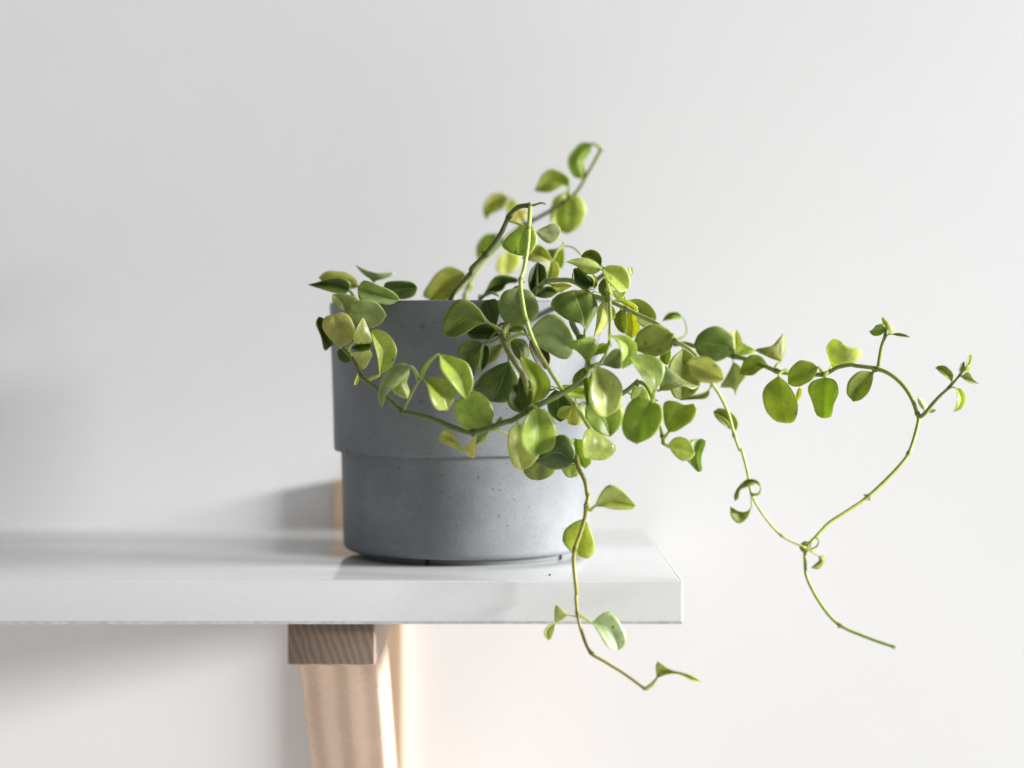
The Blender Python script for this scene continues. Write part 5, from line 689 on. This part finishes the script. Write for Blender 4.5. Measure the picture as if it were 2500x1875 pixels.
def sweep(bm, pts, radii, sides, cols=None, lay=None):
    """a round tube along pts; returns nothing, adds to bm"""
    ref = Vector((.2, -1, .3)).normalized()
    prev = None
    rings = []
    for i, p in enumerate(pts):
        t = (pts[min(i + 1, len(pts) - 1)] - pts[max(i - 1, 0)])
        t = t.normalized() if t.length > 1e-9 else Vector((0, 0, 1))
        n = (ref - t * ref.dot(t))
        n = n.normalized() if n.length > 1e-4 else t.orthogonal().normalized()
        ref = n
        q = t.cross(n)
        ring = []
        for k in range(sides):
            a = 2 * math.pi * k / sides
            v = bm.verts.new(p + (n * math.cos(a) + q * math.sin(a)) * radii[i])
            if lay is not None: v[lay] = cols[i]
            ring.append(v)
        rings.append(ring)
    for a, b in zip(rings, rings[1:]):
        for k in range(sides):
            j = (k + 1) % sides
            bm.faces.new((a[k], a[j], b[j], b[k]))
    for ring, flip in ((rings[0], True), (rings[-1], False)):
        c = Vector()
        for v in ring: c += v.co
        cv = bm.verts.new(c / sides)
        if lay is not None: cv[lay] = ring[0][lay]
        for k in range(sides):
            j = (k + 1) % sides
            bm.faces.new((ring[j], ring[k], cv) if flip else (ring[k], ring[j], cv))

stem_objs = []
for nodes, r0, r1, ca, cb, P in STEMS:
    pts = [mm(p) for p in P]
    base = pts[0].copy()
    L = sum((b - a).length for a, b in zip(pts, pts[1:]))
    n = max(8, int(L / .0012))
    cur = spline([p - base for p in pts], n)
    # where along the curve the nodes sit
    pos = []
    for k in nodes:
        q = pts[k] - base
        pos.append(min(range(n + 1), key=lambda i: (cur[i] - q).length))
    rad, cols = [], []
    for i in range(n + 1):
        f = i / n
        r = (r0 + (r1 - r0) * f) * .001
        r *= 1 + .06 * noise.noise((i * .35, r0 * 7, P[0][0]))
        g = 0
        for k in pos:
            g = max(g, math.exp(-((i - k) * L / n / .0011) ** 2))
        rad.append(r * (1 + .38 * g))
        c = [a + (b - a) * min(1, f * 1.35) for a, b in zip(ca, cb)]
        c = [x * (1 - .5 * g) for x in c]
        cols.append((c[0], c[1], c[2], 1))
    bm = bmesh.new()
    lay = bm.verts.layers.float_color.new("tint")
    sweep(bm, cur, rad, 10, cols, lay)
    # little stubs and scars at the nodes
    for k in pos:
        if 0 < k < n:
            t = (cur[min(k + 1, n)] - cur[k - 1]).normalized()
            d = t.orthogonal().normalized()
            d = (d + t.cross(d) * random.uniform(-1, 1)).normalized()
            for s in (-1, 1):
                if random.random() < .7:
                    e = cur[k] + d * s * rad[k] * .7
                    ln = random.uniform(.0006, .0013)
                    sweep(bm, [e, e + (d * s + t * .5) * ln], [rad[k] * .45, rad[k] * .2], 6, [tuple(x * .8 for x in cols[k])] * 2, lay)
    stem_objs.append((from_bm("stem", bm, M_STEM, plant, loc=base), base))

NV, NH = 14, 5                      # rows along a blade, columns per half
def blade(bm, uvl, mid, left, right, seed, th=.00032):
    n = NV
    m = spline(mid, n); l = spline(left, n); r = spline(right, n)
    rows = []
    for i in range(n + 1):
        v = i / n
        row = []
        wid = (l[i] - r[i]).length
        ax = (m[min(i + 1, n)] - m[max(i - 1, 0)])
        nr_ = ax.cross(r[i] - l[i])
        nr_ = nr_.normalized() if nr_.length > 1e-12 else Vector((0, -1, 0))
        if nr_.y > 0: nr_ = -nr_
        for k in range(-NH, NH + 1):
            u = k / NH
            e = r[i] if u > 0 else l[i]
            a = abs(u)
            rag = 1 + .075 * a * a * noise.noise((seed * 2.1 + (7 if u > 0 else 0), v * 4.5, 2)) * min(1, 6 * v * (1 - v))
            ar = a * rag
            lin = m[i].lerp(e, ar)
            cc = (r[i] + l[i]) * .5 - m[i]
            us = ar if u >= 0 else -ar
            par = m[i] + (r[i] - l[i]) * (.5 * us) + cc * (us * us)
            kk = .85 * min(1.0, .22 * wid / max(1e-9, cc.length))
            p = lin.lerp(par, kk)
            puff = .10 * (e - m[i]).length * (4 * a * (1 - a)) * .9
            wob = .035 * wid * noise.noise((u * 1.6 + seed * 3.7, v * 2.6, seed)) + .05 * wid * a * a * noise.noise((seed * 1.3 + (5 if u > 0 else 0), v * 3.2, 9))
            row.append((p + nr_ * (puff + wob), nr_, u, v))
        rows.append(row)
    W = 2 * NH + 1
    top, bot = [], []
    for i, row in enumerate(rows):
        if i in (0, n):
            p = m[i]; nn = row[NH][1]
            a = bm.verts.new(p + nn * th * .5); b = bm.verts.new(p - nn * th * .5)
            top.append([a] * W); bot.append([b] * W)
            continue
        tr, brow = [], []
        for (p, nn, u, v) in row:
            t = th * (1.0 - .45 * abs(u) ** 3)
            tr.append(bm.verts.new(p + nn * t * .5)); brow.append(bm.verts.new(p - nn * t * .5))
        top.append(tr); bot.append(brow)
    def face(vs, uvs):
        seen, ks = [], []
        for v, c in zip(vs, uvs):
            if v not in seen: seen.append(v); ks.append(c)
        if len(seen) < 3: return
        try: f = bm.faces.new(seen)
        except ValueError: return
        for lp, c in zip(f.loops, ks): lp[uvl].uv = c
    for i in range(n):
        v0, v1 = i / n, (i + 1) / n
        for k in range(W - 1):
            u0, u1 = k / (W - 1), (k + 1) / (W - 1)
            uvs = [(u0, v0), (u1, v0), (u1, v1), (u0, v1)]
            face([top[i][k], top[i][k + 1], top[i + 1][k + 1], top[i + 1][k]], uvs)
            face([bot[i + 1][k], bot[i + 1][k + 1], bot[i][k + 1], bot[i][k]], [uvs[3], uvs[2], uvs[1], uvs[0]])
        for k, u in ((0, 0.0), (W - 1, 1.0)):
            q = [top[i][k], top[i + 1][k], bot[i + 1][k], bot[i][k]]
            if k: q = q[::-1]
            face(q, [(u, v0), (u, v1), (u, v1), (u, v0)] if not k else [(u, v0), (u, v1), (u, v1), (u, v0)])

for idx, (k, gloss, col, pet, parts) in enumerate(LEAVES):
    so_, sbase = stem_objs[k]
    base = mm(pet[0])
    bm = bmesh.new()
    uvl = bm.loops.layers.uv.new("blade")
    for mid, left, right in parts:
        blade(bm, uvl, [mm(p) - base for p in mid], [mm(p) - base for p in left], [mm(p) - base for p in right], idx * .77 + 1)
    # the leaf stalk runs into the midrib
    pp = [mm(p) - base for p in pet]
    m0 = [mm(p) - base for p in parts[0][0]]
    pp.append(m0[0].lerp(m0[1], .22))
    pts = spline(pp, 12)
    sz = max(.0022, (m0[0] - m0[-1]).length)
    rr = min(.00085, sz * .045)
    nf = len(bm.faces)
    sweep(bm, pts, [rr * (1.15 - .75 * (i / 12) ** 2) for i in range(13)], 7)
    bm.faces.ensure_lookup_table()
    for f in bm.faces[nf:]:
        for lp in f.loops: lp[uvl].uv = (.5, .02)
    lf = from_bm("leaf", bm, M_LEAF, so_, loc=base - sbase)
    lf.color = (col[0], col[1], col[2], gloss)
